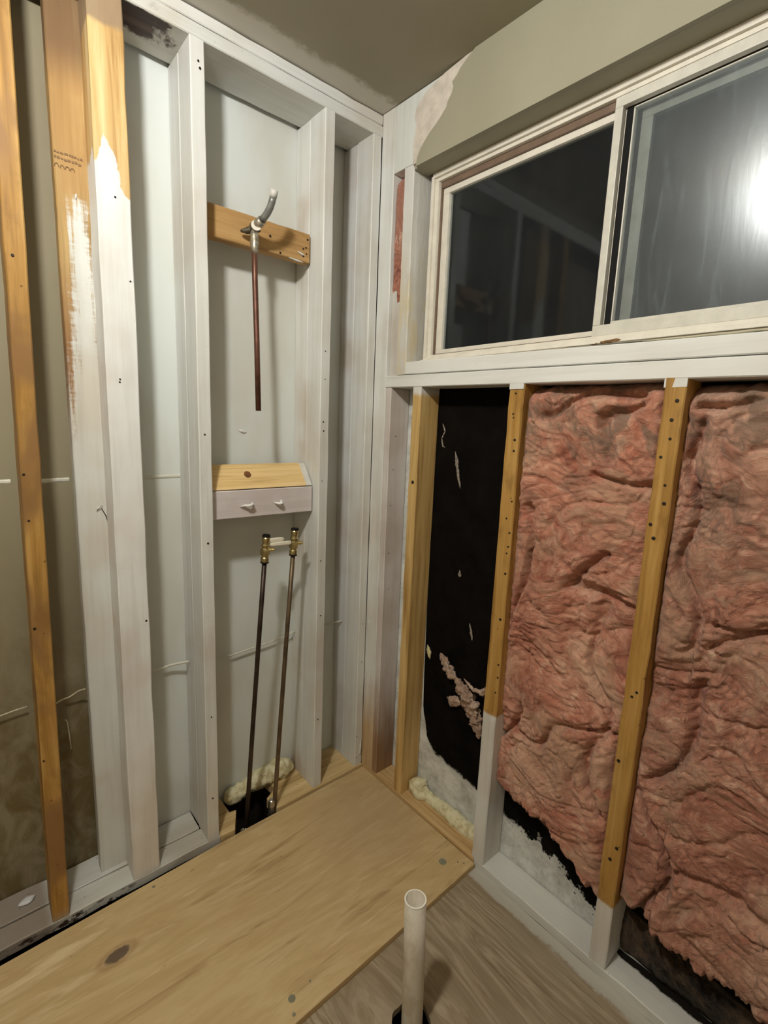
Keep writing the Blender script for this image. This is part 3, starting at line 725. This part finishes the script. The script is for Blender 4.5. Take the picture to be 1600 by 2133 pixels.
m_pr1 = m_wood('right_plate_bare', 'y', ((146, 112, 68), (196, 162, 112), (214, 184, 134)), True)
o = timber('bottom_plate', (0.0, -0.0, -0.03), (0.0, -0.589, -0.03), (0.0895, 0, 0), (0, 0, 0.043), m_pr1, seg=12, seed=21)
thing(o, 'bare tan bottom plate under window wall beside the plywood corner', 'bottom plate')
m_pr2 = m_paint('y', (214, 214, 208), (204, 202, 196), key='pr2')
n = N('white_plate_with_dark_gap', 0.5, 0.3)
p_, st = paint_col(n, 'y', (214, 214, 208), (204, 202, 196))
wb = n.math('SUBTRACT', n.noise((1, 1, 1), 18, 6, 0.7), 0.5)
xx = n.math('ADD', n.math('ADD', n.X, n.math('MULTIPLY', wb, 0.03)), n.smooth(n.Y, -0.98, -1.04, 0, 0.032))
n.color(n.mix(n.smooth(xx, 0.098, 0.092), lin(26, 22, 18), p_)); n.bump(st, .5, .0015)  # near-black back edge paints the dark gap behind onto the plate
o = timber('bottom_plate', (0.0, -0.5905, -0.02), (0.0, -2.4, -0.02), (0.0895, 0, 0), (0, 0, 0.033), n.m, seg=30, warp=0.003, seed=22)
thing(o, 'white-painted bottom plate under the window wall in front of pink insulation', 'bottom plate')

# ================================================================== WINDOW WALL FRAMING
def stud_right(y0, y1, z0, z1, mat, d=0.0895, x0=0.0, dy=0.0, seed=0, warp=0.0018, seg=22):
    # y0 nearer the corner (larger), y1 nearer the camera
    return timber('wall_stud', (x0, y1, z0), (x0, y1 + dy, z1), (0, y0 - y1, 0), (d, 0, 0), mat, seg=seg, warp=warp, seed=seed)
m_r1 = m_two('corner_stud_fading_paint', 'z', ((150, 122, 86), (184, 154, 114), (204, 178, 138)), [('z', 0.12, 0.42, 0.26)])
o = stud_right(0.003, -0.062, 0.0135, H - 0.002, m_r1, seed=31)
thing(o, 'tall white-painted stud right of the corner crack, bare tan at its foot', 'stud')
m_r2 = m_two('cripple_stud_fading_paint', 'z', ((118, 90, 64), (148, 116, 86), (170, 138, 106)), [('z', 0.10, 0.50, 0.26)], base=(212, 206, 202), warm=(196, 184, 176))
o = stud_right(-0.0635, -0.092, 0.0135, 1.516, m_r2, seed=32)
with_nails(o, [(0.03, -0.092, 1.35), (0.025, -0.092, 1.23), (0.02, -0.092, 1.10), (0.02, -0.092, 0.92), (0.025, -0.092, 0.78)], (0, -1, 0), (0.04, -0.078, 0.0135),
           'white cripple stud under window sill, nearest the corner, brown at foot', 'stud', 0.0018)
m_rc = m_two('fresh_cripple', 'z', ((158, 122, 68), (202, 168, 108), (220, 190, 134)), [('z', 1.48, 1.5, 0.02)])
o = stud_right(-0.197, -0.236, 0.0135, 1.515, m_rc, seed=33, dy=-0.004)
with_nails(o, [(0.0, -0.222, 1.20), ], (-1, 0, 0), (0.04, -0.216, 0.0135), 'fresh pale yellow stud under the window, left of the black bay', 'stud', 0.005)
m_gapp = m_paint('z', (206, 204, 196), (176, 170, 156), key='gap')
n = N('peeling_strip', 0.6)
p_, st = paint_col(n, 'z', (206, 204, 196), (188, 182, 168))
n.color(n.mix(n.math('MULTIPLY', n.smooth(n.noise((1, 1, .3), 70, 5, .7), .56, .6), n.smooth(n.Z, .95, .7)), p_, lin(44, 38, 30))); n.bump(st, .5, .001)
o = stud_right(-0.160, -0.1955, 0.0135, 1.515, n.m, d=0.03, x0=0.052, seed=34)
thing(o, 'narrow white caulked strip behind the fresh yellow stud', 'wood strip')
m_A = m_two('amber_stud_a', 'z', OLD, [('z', 0.535, 0.525, 0.02)], streaky=.3)
m_A2 = m_two('amber_stud_b', 'z', OLD, [('z', 0.205, 0.195, 0.02)], streaky=.3)
o = stud_right(-0.580, -0.627, 0.0135, 1.513, m_A, seed=35, dy=-0.004, warp=0.003)
ptsA = [(0, -0.612 + random.uniform(-.012, .012), z) for z in (1.485, 1.43, 1.42, 1.36, 1.33, 1.19, 1.14, 1.10, 1.06, 1.04, 0.98, 0.84, 0.70, 0.66, 0.61)]
with_nails(o, ptsA, (-1, 0, 0), (0.04, -0.604, 0.0135), 'amber bare stud between black bay and pink insulation, white foot', 'stud', 0.0032)
o = stud_right(-0.979, -1.022, 0.0135, 1.510, m_A2, seed=36, dy=-0.002, warp=0.003)
ptsB = [(0, -1.0 + random.uniform(-.012, .012), z) for z in (1.46, 1.42, 1.38, 1.34, 1.28, 1.24, 1.19, 1.16, 0.79, 0.775, 0.37, 0.33, 0.6)]
with_nails(o, ptsB, (-1, 0, 0), (0.04, -1.0, 0.0135), 'amber bare stud between the two pink insulation batts, white foot', 'stud', 0.0036)
o = stud_right(-1.40, -1.44, 0.0135, 1.505, m_A2, seed=37)
thing(o, 'amber bare stud beyond the right-hand insulation batt', 'stud')
# white stubs above A and B at the sill are paint on the studs' heads
for y_, nm in ((-0.607, 'left'), (-1.002, 'right')):
    b = box('paint_patch', -0.0012, 0.02, y_ - 0.0225, y_ + 0.0225, 1.496 if nm == 'left' else 1.488, 1.513, P)
    par = [o for o in COL.objects if o.name.startswith('wall_stud') and o.type == 'EMPTY' and abs(o.location.y - (-0.604 if nm == 'left' else -1.0)) < 0.01][0]
    adopt(par, b)
# sill boards (they drop slightly to the right)
sl = (1.503 - 1.517) / (1.155 - 0.062)
def sill(name, y0, y1, z0, z1, x0, x1, label, seed):
    o = timber(name, (x0, y0, z0), (x0, y1, z0 + sl * (y0 - y1)), (0, 0, z1 - z0), (x1 - x0, 0, 0), m_paint('y', (226, 226, 222), (220, 219, 213), key='sill'), seg=26, warp=0.001, seed=seed)
    return thing(o, label, 'window sill board')
o = sill('sill_board', -0.0635, -2.4, 1.517, 1.5565, -0.002, 0.09, 'lower white-painted board under window, on top of the wall studs', 41)
o = sill('sill_board', -0.161, -2.4, 1.5575, 1.598, 0.0, 0.06, 'upper white-painted board directly under the window frame', 42)
# king stud, jamb stud, header board
n = N('jamb_peeling_paint', 0.55, 0.3)
p_, st = paint_col(n, 'z', (212, 210, 204), (200, 196, 186))
k_ = n.math('MULTIPLY', n.smooth(n.noise((1, 1, .25), 30, 5, .6), .42, .62), n.smooth(n.Z, 2.05, 1.75))
n.color(n.mix(k_, p_, lin(204, 192, 164))); n.bump(n.noise((1, 1, .2), 50, 5, .6), .7, .003)
o = stud_right(-0.1155, -0.160, 1.5575, 2.199, n.m, seed=43, d=0.085)
thing(o, 'white-painted jamb stud at left side of the window opening', 'stud')
m_hd = m_paint('z', (214, 216, 210), (206, 206, 198), key='hdr')
o = box('header_board', 0.0, 0.085, -0.50, -0.0635, 2.20, 2.398, m_hd, bevel=0.002)
thing(o, 'white-painted header board above window beside torn drywall', 'header board')
# recessed backing board left of the jamb: painted, with insulation strip above
o = box('backing_board', 0.014, 0.03, -0.1145, -0.0635, 1.558, 1.86, m_paint('z', (204, 200, 192), (190, 180, 168), key='bk'), bevel=0.001)
thing(o, 'grey-white recessed board below the narrow pink insulation strip', 'board')

# ================================================================== WINDOW
m_fr = m_flat('ivory_window_frame', (222, 216, 202), 0.4, 0.4, var=0.05, sc=25, bump=0.2)
m_fr2 = m_flat('aluminium_sash', (206, 202, 190), 0.38, 0.4, var=0.06, sc=25, bump=0.2)
m_fr3 = m_flat('bronze_track', (120, 100, 84), 0.5, bump=0)
n = N('dirty_clear_glass', 0.06, 0.5)
def glass(name, haze, tint, rough, streaks, ior=1.5):
    n = N(name, rough, 0.5); t = n.t
    tr = t.nodes.new('ShaderNodeBsdfTransparent'); tr.inputs[0].default_value = (0.9, 0.92, 0.92, 1)
    gl = t.nodes.new('ShaderNodeBsdfGlossy'); gl.inputs['Roughness'].default_value = rough; gl.inputs[0].default_value = (0.9, 0.93, 0.95, 1)
    df = t.nodes.new('ShaderNodeBsdfDiffuse'); df.inputs[0].default_value = tint
    fr = t.nodes.new('ShaderNodeFresnel'); fr.inputs[0].default_value = ior
    m1 = t.nodes.new('ShaderNodeMixShader'); m2 = t.nodes.new('ShaderNodeMixShader')
    hz = n.noise((1, 1, 0.12), 40, 5, 0.7, 0.8)
    h2 = n.noise((1, 1, 1), 5, 4, 0.6)
    hv = n.math('MULTIPLY', n.math('ADD', n.smooth(hz, 0.5, 0.72, 0.6, 0.6 + streaks), n.math('MULTIPLY', n.math('SUBTRACT', h2, .5), 0.9)), haze)
    n.l(hv, m1.inputs[0]); n.l(tr.outputs[0], m1.inputs[1]); n.l(df.outputs[0], m1.inputs[2])
    n.l(fr.outputs[0], m2.inputs[0]); n.l(m1.outputs[0], m2.inputs[1]); n.l(gl.outputs[0], m2.inputs[2])
    bp = t.nodes.new('ShaderNodeBump'); bp.inputs['Strength'].default_value = 0.06 if rough > .1 else 0.02; bp.inputs['Distance'].default_value = 0.002
    n.l(hz, bp.inputs['Height']); n.l(bp.outputs[0], gl.inputs['Normal'])
    out = [q for q in t.nodes if q.type == 'OUTPUT_MATERIAL'][0]
    n.l(m2.outputs[0], out.inputs[0]); return n.m
m_gl1 = glass('clear_dusty_glass', 0.018, (0.5, 0.5, 0.48, 1), 0.05, 0.3, 1.22)
m_gl2 = glass('hazy_streaked_glass', 0.085, (0.52, 0.58, 0.62, 1), 0.22, 0.8)
win = struct(empty('window_1', (0.08, -1.0, 1.6)))
zs0, zs1 = 1.598, 2.180
YL, YR = -0.163, -2.38
def rect_frame(name, x0, x1, y0, y1, z0, z1, w, mat, wb=None, wt=None, wl_=None, wr=None):
    """rectangular frame in the wall plane, y0>y1"""
    wb = w if wb is None else wb; wt = w if wt is None else wt; wl_ = w if wl_ is None else wl_; wr = w if wr is None else wr
    bm = bmesh.new()
    add_box(bm, x0, x1, y1, y0, z0, z0 + wb); add_box(bm, x0, x1, y1, y0, z1 - wt, z1)
    add_box(bm, x0, x1, y0 - wl_, y0, z0 + wb, z1 - wt); add_box(bm, x0, x1, y1, y1 + wr, z0 + wb, z1 - wt)
    return finish(name, bm, mat, bevel=0.0015)
fr_ = rect_frame('window_frame', 0.058, 0.115, -0.187, YR, 1.6005, 2.18, 0.03, m_fr, wb=0.022, wt=0.030, wl_=0.029)
lip = rect_frame('frame_lip', 0.050, 0.064, -0.190, YR, 1.603, 2.166, 0.006, m_fr, wb=0.012, wt=0.006, wl_=0.012)
trk = rect_frame('frame_track', 0.070, 0.118, -0.214, YR + .02, 1.6226, 2.150, 0.006, m_fr3, wb=0.004, wt=0.018, wl_=0.006)
sL = rect_frame('left_sash', 0.078, 0.098, -0.2195, -0.800, 1.6265, 2.132, 0.028, m_fr, wb=0.014, wt=0.017, wl_=0.025, wr=0.02)
pL = box('pane', 0.0865, 0.0895, -0.79, -0.244, 1.6405, 2.115, m_gl1)
sR = rect_frame('right_sash', 0.060, 0.076, -0.772, YR + .03, 1.6225, 2.150, 0.02, m_fr2, wb=0.026, wt=0.022, wl_=0.0185)
sR2 = rect_frame('pane_edging', 0.0772, 0.093, -0.8078, YR + .05, 1.650, 2.126, 0.003, m_fr2, wb=0.008, wt=0.003, wl_=0.0035)
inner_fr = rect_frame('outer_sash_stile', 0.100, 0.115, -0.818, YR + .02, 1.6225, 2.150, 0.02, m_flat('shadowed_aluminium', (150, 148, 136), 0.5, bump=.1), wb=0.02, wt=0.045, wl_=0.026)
gk = box('gasket', 0.0766, 0.080, -0.8075, -0.7925, 1.646, 2.130, m_flat('black_gasket', (14, 13, 13), 0.8, bump=0))
bm = bmesh.new()
add_hexa(bm, [(0.0935, YR + .05, 1.655), (0.0965, YR + .05, 1.655), (0.0895, -0.8105, 1.655), (0.0865, -0.8105, 1.655),
              (0.0855, YR + .05, 2.124), (0.0885, YR + .05, 2.124), (0.0815, -0.8105, 2.124), (0.0785, -0.8105, 2.124)])
pR = finish('pane', bm, m_gl2)
adopt(win, fr_, sL, sR); nest(fr_, lip, trk, inner_fr); nest(sL, pL); nest(sR, pR, sR2, gk)
for nm_, o_ in (('hazy streaked pane', pR), ('clear dark pane', pL)): o_['label'] = nm_
# rust and caulk under the frame
m_rust = m_flat('rust_brown', (120, 88, 54), 0.8, var=.3, sc=80)
adopt(win, lump('rust_stain', [(0.055, -0.755, 1.604), (0.053, -0.80, 1.605), (0.052, -0.840, 1.607), (0.054, -0.868, 1.605)], [0.0015, 0.0035, 0.0045, 0.0015], m_rust, per=5, amp=.5, sc=120, seg=8))
adopt(win, lump('caulk_bead', [(0.054, -0.30, 1.602), (0.0535, -0.5, 1.602), (0.0535, -0.74, 1.602)], [0.0018, 0.0022, 0.0018], m_flat('brown_caulk', (176, 164, 140), .7), per=12, amp=.6, sc=90, seg=8))
adopt(win, lump('caulk_bead', [(0.054, -0.90, 1.599), (0.0535, -1.1, 1.598), (0.0535, -1.4, 1.596)], [0.002, 0.003, 0.002], m_flat('tan_caulk', (190, 182, 156), .7), per=12, amp=.6, sc=90, seg=8))
adopt(win, lump('caulk_bead', [(0.052, -0.172, 1.600), (0.050, -0.185, 1.603), (0.052, -0.2, 1.606)], [0.004, 0.006, 0.003], P, per=5, amp=.5, sc=120, seg=8))
# loop of green wire outside behind the meeting stile
gw = tube('wire', [(0.13, -0.800, 1.985), (0.128, -0.776, 1.975), (0.126, -0.765, 1.95), (0.126, -0.762, 1.91), (0.127, -0.768, 1.885), (0.13, -0.80, 1.875)], 0.0016, m_flat('green_wire', (150, 160, 130), .4, bump=0), seg=8)
thing(gw, 'thin pale looped wire outside the window beside the meeting stile', 'wire')

# ================================================================== INSULATION
def batt_mat(name, pinks, dirt=None, dark=1.0):
    n = N(name, 0.95, 0.1)
    warp = n.noise((1, 1, 1), 3.5, 4, 0.6, 1.0, col=True)
    mp = n.t.nodes.new('ShaderNodeVectorMath'); mp.operation = 'MULTIPLY_ADD'
    n.l(warp, mp.inputs[0]); mp.inputs[1].default_value = (0.30, 0.30, 0.30); n.l(n.pos, mp.inputs[2])
    def nz(sc, scale, det=6, rough=.65, dist=.8):
        q = n.t.nodes.new('ShaderNodeMapping'); q.inputs['Scale'].default_value = scale; n.l(mp.outputs[0], q.inputs[0])
        t_ = n.t.nodes.new('ShaderNodeTexNoise'); t_.inputs['Scale'].default_value = sc; t_.inputs['Detail'].default_value = det
        t_.inputs['Roughness'].default_value = rough; t_.inputs['Distortion'].default_value = dist; n.l(q.outputs[0], t_.inputs[0]); return t_.outputs[0]
    a1 = nz(9, (1, 1, 1.6)); a2 = nz(34, (1, 0.5, 2.0)); a3 = nz(4, (1, 1, 1))
    v = n.math('ADD', n.math('MULTIPLY', a1, 0.45), n.math('ADD', n.math('MULTIPLY', a2, 0.4), n.math('MULTIPLY', a3, 0.15)))
    c_ = n.ramp(v, [(0.36, lin(*pinks[0])), (0.46, lin(*pinks[1])), (0.54, lin(*pinks[2])), (0.63, lin(*pinks[3]))])
    c_ = n.mix(n.smooth(nz(5, (1, 1, 1), 4), .48, .62, 0, .75), c_, lin(*pinks[4]))
    c_ = n.mix(n.smooth(nz(3.2, (1, 1, .7), 4), .54, .66, 0, .5), c_, lin(min(255, pinks[3][0] + 4), pinks[3][1], pinks[3][2]))
    if dirt:
        dm = n.math('MULTIPLY', n.smooth(nz(8, (1, 1, 1.3), 5), .44, .62), n.smooth(n.Z, dirt[0], dirt[1]))
        c_ = n.mix(n.math('MULTIPLY', dm, .75), c_, lin(118, 100, 84))
    n.color(c_)
    n.bump(n.math('ADD', a2, n.math('MULTIPLY', nz(110, (1, .35, 2.2), 4), .5)), 0.9, 0.006)
    n.b.inputs['Sheen Weight'].default_value = 0.15
    return n.m
PINK = ((148, 86, 68), (178, 116, 94), (198, 142, 118), (218, 180, 154), (188, 148, 122))
m_batt = batt_mat('pink_fibreglass', PINK, (1.05, 1.4))
m_batt2 = batt_mat('dusty_pink_fibreglass', ((138, 82, 66), (166, 110, 90), (188, 136, 114), (210, 174, 150), (176, 140, 116)), (0.9, 1.35))
def lerp_list(pts, v):
    if v >= pts[0][0]: return pts[0][1]
    for (a0, b0), (a1, b1) in zip(pts, pts[1:]):
        if v >= a1: return b0 + (b1 - b0) * (a0 - v) / (a0 - a1)
    return pts[-1][1]
def batt(name, y0, y1, bottom, top, nu, nv, mat, seed, base=0.012, amp=1.0, creases=(), edge_w=0.03, back=0.086, side=0.030):
    """fibreglass batt filling the bay y0 (near corner) .. y1; bottom(y), top(y) callables"""
    bm = bmesh.new(); g = []
    for j in range(nv + 1):
        row = []
        for i in range(nu + 1):
            u = i / nu; v = j / nv
            y = y0 + (y1 - y0) * u
            zb_ = bottom(y) + 0.018 * noise.noise(Vector((y * 45, seed, 0))) + 0.012 * noise.noise(Vector((y * 120, seed, 5)))
            zt_ = top(y) + 0.006 * noise.noise(Vector((y * 50, seed, 9)))
            z = zb_ + (zt_ - zb_) * v
            q = Vector((y, z, seed * 3.7))
            wv = Vector((noise.noise(q * 6), noise.noise(q * 6 + Vector((9, 3, 1))), 0)) * 0.08
            qq = q + wv
            big = noise.noise(Vector((qq.x * 5, qq.y * 3.2, seed)))
            mid = noise.noise(Vector((qq.x * 15, qq.y * 14, seed + 4)))
            rid = 1 - abs(noise.noise(Vector((qq.x * 8, qq.y * 13, seed + 8)))) * 2
            rid2 = 1 - abs(noise.noise(Vector((qq.x * 22, qq.y * 34, seed + 3)))) * 2
            fine = noise.noise(Vector((qq.x * 80, qq.y * 90, seed + 2)))
            du = min(u, 1 - u) * abs(y1 - y0); dv = min(v * (zt_ - zb_), (1 - v) * (zt_ - zb_))
            e = min(1, du / edge_w); e = 1 - (1 - e) ** 2.2
            ev = min(1, dv / 0.045); ev = 1 - (1 - ev) ** 2
            out = 0.034 * big + 0.012 * mid - 0.009 * max(0, rid - .72) * 3 - 0.006 * max(0, rid2 - .6) * 2 + 0.0035 * fine
            for (cy0, cz0, cy1, cz1, dep, wid) in creases:
                ax_, az_ = cy1 - cy0, cz1 - cz0; ll = ax_ * ax_ + az_ * az_
                t = max(0, min(1, ((qq.x - cy0) * ax_ + (qq.y - cz0) * az_) / ll))
                dd = math.hypot(qq.x - cy0 - t * ax_, qq.y - cz0 - t * az_)
                out -= dep * math.exp(-(dd / wid) ** 2)
            x = base - out * amp
            x = x * e + max(x, side) * (1 - e)
            x = x * ev + back * (1 - ev)
            x = min(x, back) 
            if du < 0.012: x = max(x, 0.004)
            row.append(bm.verts.new((x, y + 0.004 * noise.noise(Vector((z * 60, i * .3, seed))), z)))
        g.append(row)
    for j in range(nv):
        for i in range(nu): bm.faces.new((g[j][i], g[j][i + 1], g[j + 1][i + 1], g[j + 1][i]))
    # back face
    bk = [bm.verts.new((back + 0.003, v.co.y, v.co.z)) for v in (g[0][0], g[0][nu], g[nv][nu], g[nv][0])]
    bm.faces.new(bk)
    rim = [[g[0][i] for i in range(nu + 1)], [g[j][nu] for j in range(nv + 1)], [g[nv][nu - i] for i in range(nu + 1)], [g[nv - j][0] for j in range(nv + 1)]]
    for k in range(4):
        bm.faces.new(rim[k] + [bk[(k + 1) % 4], bk[k]])
    return finish(name, bm, mat, smooth=True)
b2 = lambda y: lerp_list([(-0.62, 0.275), (-0.70, 0.258), (-0.80, 0.262), (-0.86, 0.215), (-0.93, 0.165), (-0.98, 0.150)], y)
o = batt('insulation_batt', -0.629, -0.977, b2, lambda y: 1.507, 110, 380, m_batt, 1.3, base=0.014,
         creases=((-0.69, 1.45, -0.88, 1.47, .03, .012), (-0.89, 1.44, -0.86, 1.35, .035, .012), (-0.80, 1.30, -0.96, 1.27, .022, .010),
                  (-0.68, 1.20, -0.67, 1.02, .03, .012), (-0.67, 1.02, -0.62, 0.80, .03, .010), (-0.90, 1.10, -0.82, 1.02, .03, .012),
                  (-0.82, 1.02, -0.95, .95, .03, .012), (-0.66, 0.52, -0.97, 0.62, .022, .010), (-0.63, 0.40, -0.66, 0.62, .03, .010), (-0.90, 0.95, -0.93, 0.40, .022, .012)))
thing(o, 'pink fibreglass batt between the two amber studs below the window', 'insulation')
b3 = lambda y: lerp_list([(-1.02, 0.185), (-1.07, 0.205), (-1.10, 0.20), (-1.105, 0.165), (-1.16, 0.165), (-1.20, 0.15), (-1.26, 0.16), (-1.33, 0.14), (-1.40, 0.12)], y)
o = batt('insulation_batt', -1.024, -1.398, b3, lambda y: 1.496, 110, 380, m_batt2, 5.1, base=0.016,
         creases=((-1.05, 1.44, -1.40, 1.47, .03, .012), (-1.07, 1.40, -1.09, 1.30, .03, .014), (-1.09, 1.30, -1.06, 0.95, .03, .012), (-1.10, 0.85, -1.06, 0.55, .028, .012),
                  (-1.10, 0.95, -1.38, 1.00, .02, .012), (-1.10, 1.02, -1.38, 0.92, .018, .010), (-1.05, 0.50, -1.12, 0.30, .03, .012), (-1.10, 0.36, -1.35, 0.42, .02, .014), (-1.11, 0.16, -1.10, 0.32, .035, .008)))
thing(o, 'dusty pink fibreglass batt filling the rightmost bay below the window', 'insulation')
o = batt('insulation_strip', -0.0645, -0.1145, lambda y: 1.80 - (0.0 if y > -.09 else 0.035), lambda y: 2.199, 26, 160, batt_mat('dark_pink_fibreglass', ((124, 70, 56), (158, 98, 80), (188, 128, 106), (224, 188, 166), (170, 120, 98)), None), 9.2, base=0.010, amp=.35, edge_w=.008, back=0.040, side=0.016)  # palest pink in this palette also paints in plastic highlights
thing(o, 'narrow strip of pink insulation between corner stud and window jamb', 'insulation')
# fluff left clinging in the black bay
m_fluff = batt_mat('pale_pink_fluff', ((140, 108, 90), (172, 142, 122), (194, 166, 146), (212, 192, 172), (186, 162, 140)), None)
cl = [lump('tuft', [(0.083, -0.320, 0.595), (0.080, -0.345, 0.575), (0.076, -0.375, 0.545), (0.078, -0.405, 0.535)], [0.005, 0.014, 0.018, 0.008], m_fluff, per=10, seg=28, amp=.95, sc=85, squash=(.6, 1, 1)),
      lump('tuft', [(0.078, -0.400, 0.540), (0.072, -0.43, 0.52), (0.070, -0.455, 0.50), (0.075, -0.48, 0.46), (0.078, -0.50, 0.42), (0.080, -0.515, 0.365)], [0.006, 0.018, 0.03, 0.026, 0.024, 0.008], m_fluff, per=12, seg=32, amp=.9, sc=70, seed=3, squash=(.5, 1, 1)),
      lump('tuft', [(0.078, -0.43, 0.455), (0.076, -0.395, 0.45), (0.080, -0.385, 0.42)], [0.012, 0.017, 0.005], m_fluff, per=8, seg=18, amp=.8, sc=70, seed=6, squash=(.6, 1, 1)),
      lump('tuft', [(0.062, -0.45, 0.560), (0.05, -0.50, 0.548), (0.045, -0.54, 0.556), (0.05, -0.575, 0.60)], [0.003, 0.006, 0.009, 0.004], m_fluff, per=8, seg=14, amp=.6, sc=90, seed=8)]
root = empty('insulation_scrap', (0.08, -0.45, 0.5)); adopt(root, *cl)
thing(root, 'torn scrap of pale pink fluff clinging low in the black bay', 'insulation')
m_spk = m_flat('pale_fluff_speck', (150, 140, 128), .9, .1, var=.3, sc=120)
for pts, rr, lb in (([(0.089, -0.262, 1.40), (0.089, -0.275, 1.375), (0.089, -0.262, 1.35), (0.089, -0.268, 1.325), (0.089, -0.282, 1.318)], [.002, .003, .002, .0025, .001], 'thin hooked wisp of lint near the top left of the black bay'),
                    ([(0.089, -0.325, 1.31), (0.088, -0.337, 1.275), (0.088, -0.345, 1.235), (0.089, -0.358, 1.19)], [.002, .006, .005, .003], 'long diagonal wisp of pale lint high in the black bay'),
                    ([(0.089, -0.378, 0.915), (0.088, -0.380, 0.90), (0.088, -0.382, 0.89)], [.002, .007, .003], 'tiny white chip in the middle of the black bay'),
                    ([(0.089, -0.435, 0.745), (0.088, -0.445, 0.72), (0.088, -0.452, 0.69)], [.003, .005, .004], 'small pale lint tuft beside the amber stud in the black bay'),
                    ([(0.087, -0.252, 0.60), (0.086, -0.262, 0.575), (0.087, -0.268, 0.55)], [.004, .010, .003], 'small cream foam fleck low beside the fresh yellow stud')):
    thing(lump('lint', pts, rr, m_spk if 'foam' not in lb else m_flat('foam_fleck', (206, 196, 150), .8), per=6, seg=12, amp=.9, sc=140, squash=(.5, 1, 1)), lb, 'lint')
# brown leftover paper behind the bottom of the right bay
o = batt('insulation_scrap', -1.024, -1.398, lambda y: 0.02, lambda y: lerp_list([(-1.02, .15), (-1.10, .12), (-1.2, .11), (-1.4, .10)], y), 60, 40,
         batt_mat('dark_brown_lining', ((16, 12, 9), (34, 26, 18), (64, 50, 36), (96, 78, 58), (14, 10, 8)), None), 12.0, base=0.068, amp=.7, back=0.088, side=.07)
thing(o, 'dark brown dirty lining scrap below the rightmost insulation batt', 'insulation')

# ================================================================== SPRAY FOAM
n = N('spray_foam', 0.55, 0.35)
n.color(n.ramp(n.noise((1, 1, 1), 45, 5, .6), [(0.35, lin(196, 184, 140)), (0.5, lin(224, 216, 178)), (0.7, lin(234, 228, 200))]))
n.bump(n.noise((1, 1, 1), 130, 4, .6), .8, .003); n.b.inputs['Subsurface Weight'].default_value = 0.0
m_foam = n.m
o = lump('spray_foam', [(0.072, -0.255, 0.035), (0.062, -0.268, 0.040), (0.060, -0.285, 0.030), (0.066, -0.315, 0.022), (0.070, -0.36, 0.020), (0.068, -0.42, 0.022), (0.066, -0.48, 0.022), (0.07, -0.54, 0.020), (0.074, -0.576, 0.020)],
         [.024, .037, .033, .022, .022, .026, .027, .025, .015], m_foam, per=8, seg=26, amp=.22, sc=48)
thing(o, 'bead of yellow spray foam with round blob on the window wall plate', 'spray foam')
o = lump('spray_foam', [(-0.530, 0.135, 0.012), (-0.50, 0.135, 0.020), (-0.46, 0.142, 0.022), (-0.41, 0.146, 0.028), (-0.35, 0.146, 0.034), (-0.30, 0.142, 0.036), (-0.265, 0.140, 0.034), (-0.24, 0.135, 0.02)],
         [.018, .028, .027, .031, .037, .038, .028, .010], m_foam, per=8, seg=26, amp=.35, sc=50, seed=5)
thing(o, 'lumpy cream spray foam behind the water pipes at left wall foot', 'spray foam')
o = lump('spray_foam', [(0.05, -0.155, 0.018), (0.04, -0.175, 0.03), (0.036, -0.185, 0.05), (0.045, -0.19, 0.07)], [.006, .010, .008, .003], m_foam, per=6, seg=14, amp=.4, sc=90, seed=2)
thing(o, 'small pale foam scrap left of the fresh yellow stud foot', 'spray foam')
# frost-white paint daubs: nail with caulk on the corner stud, hooks
m_hk = m_flake
o = lump('paint_drip', [(-0.002, -0.022, 0.655), (-0.004, -0.020, 0.635), (-0.006, -0.028, 0.625)], [.0015, .0028, .0012], m_hk, per=5, seg=8)
thing(o, 'small curled white paint sliver on the stud beside the corner', 'paint chip')
o = lump('paint_scar', [(-0.445, 0.1675, 1.352), (-0.432, 0.166, 1.350), (-0.424, 0.166, 1.346), (-0.415, 0.1675, 1.345)], [.002, .005, .004, .002], m_flake, per=5, seg=10, amp=.6, sc=120, squash=(1, .5, 1))
thing(o, 'small white paint scar on the wall just below the hanging copper riser', 'paint chip')
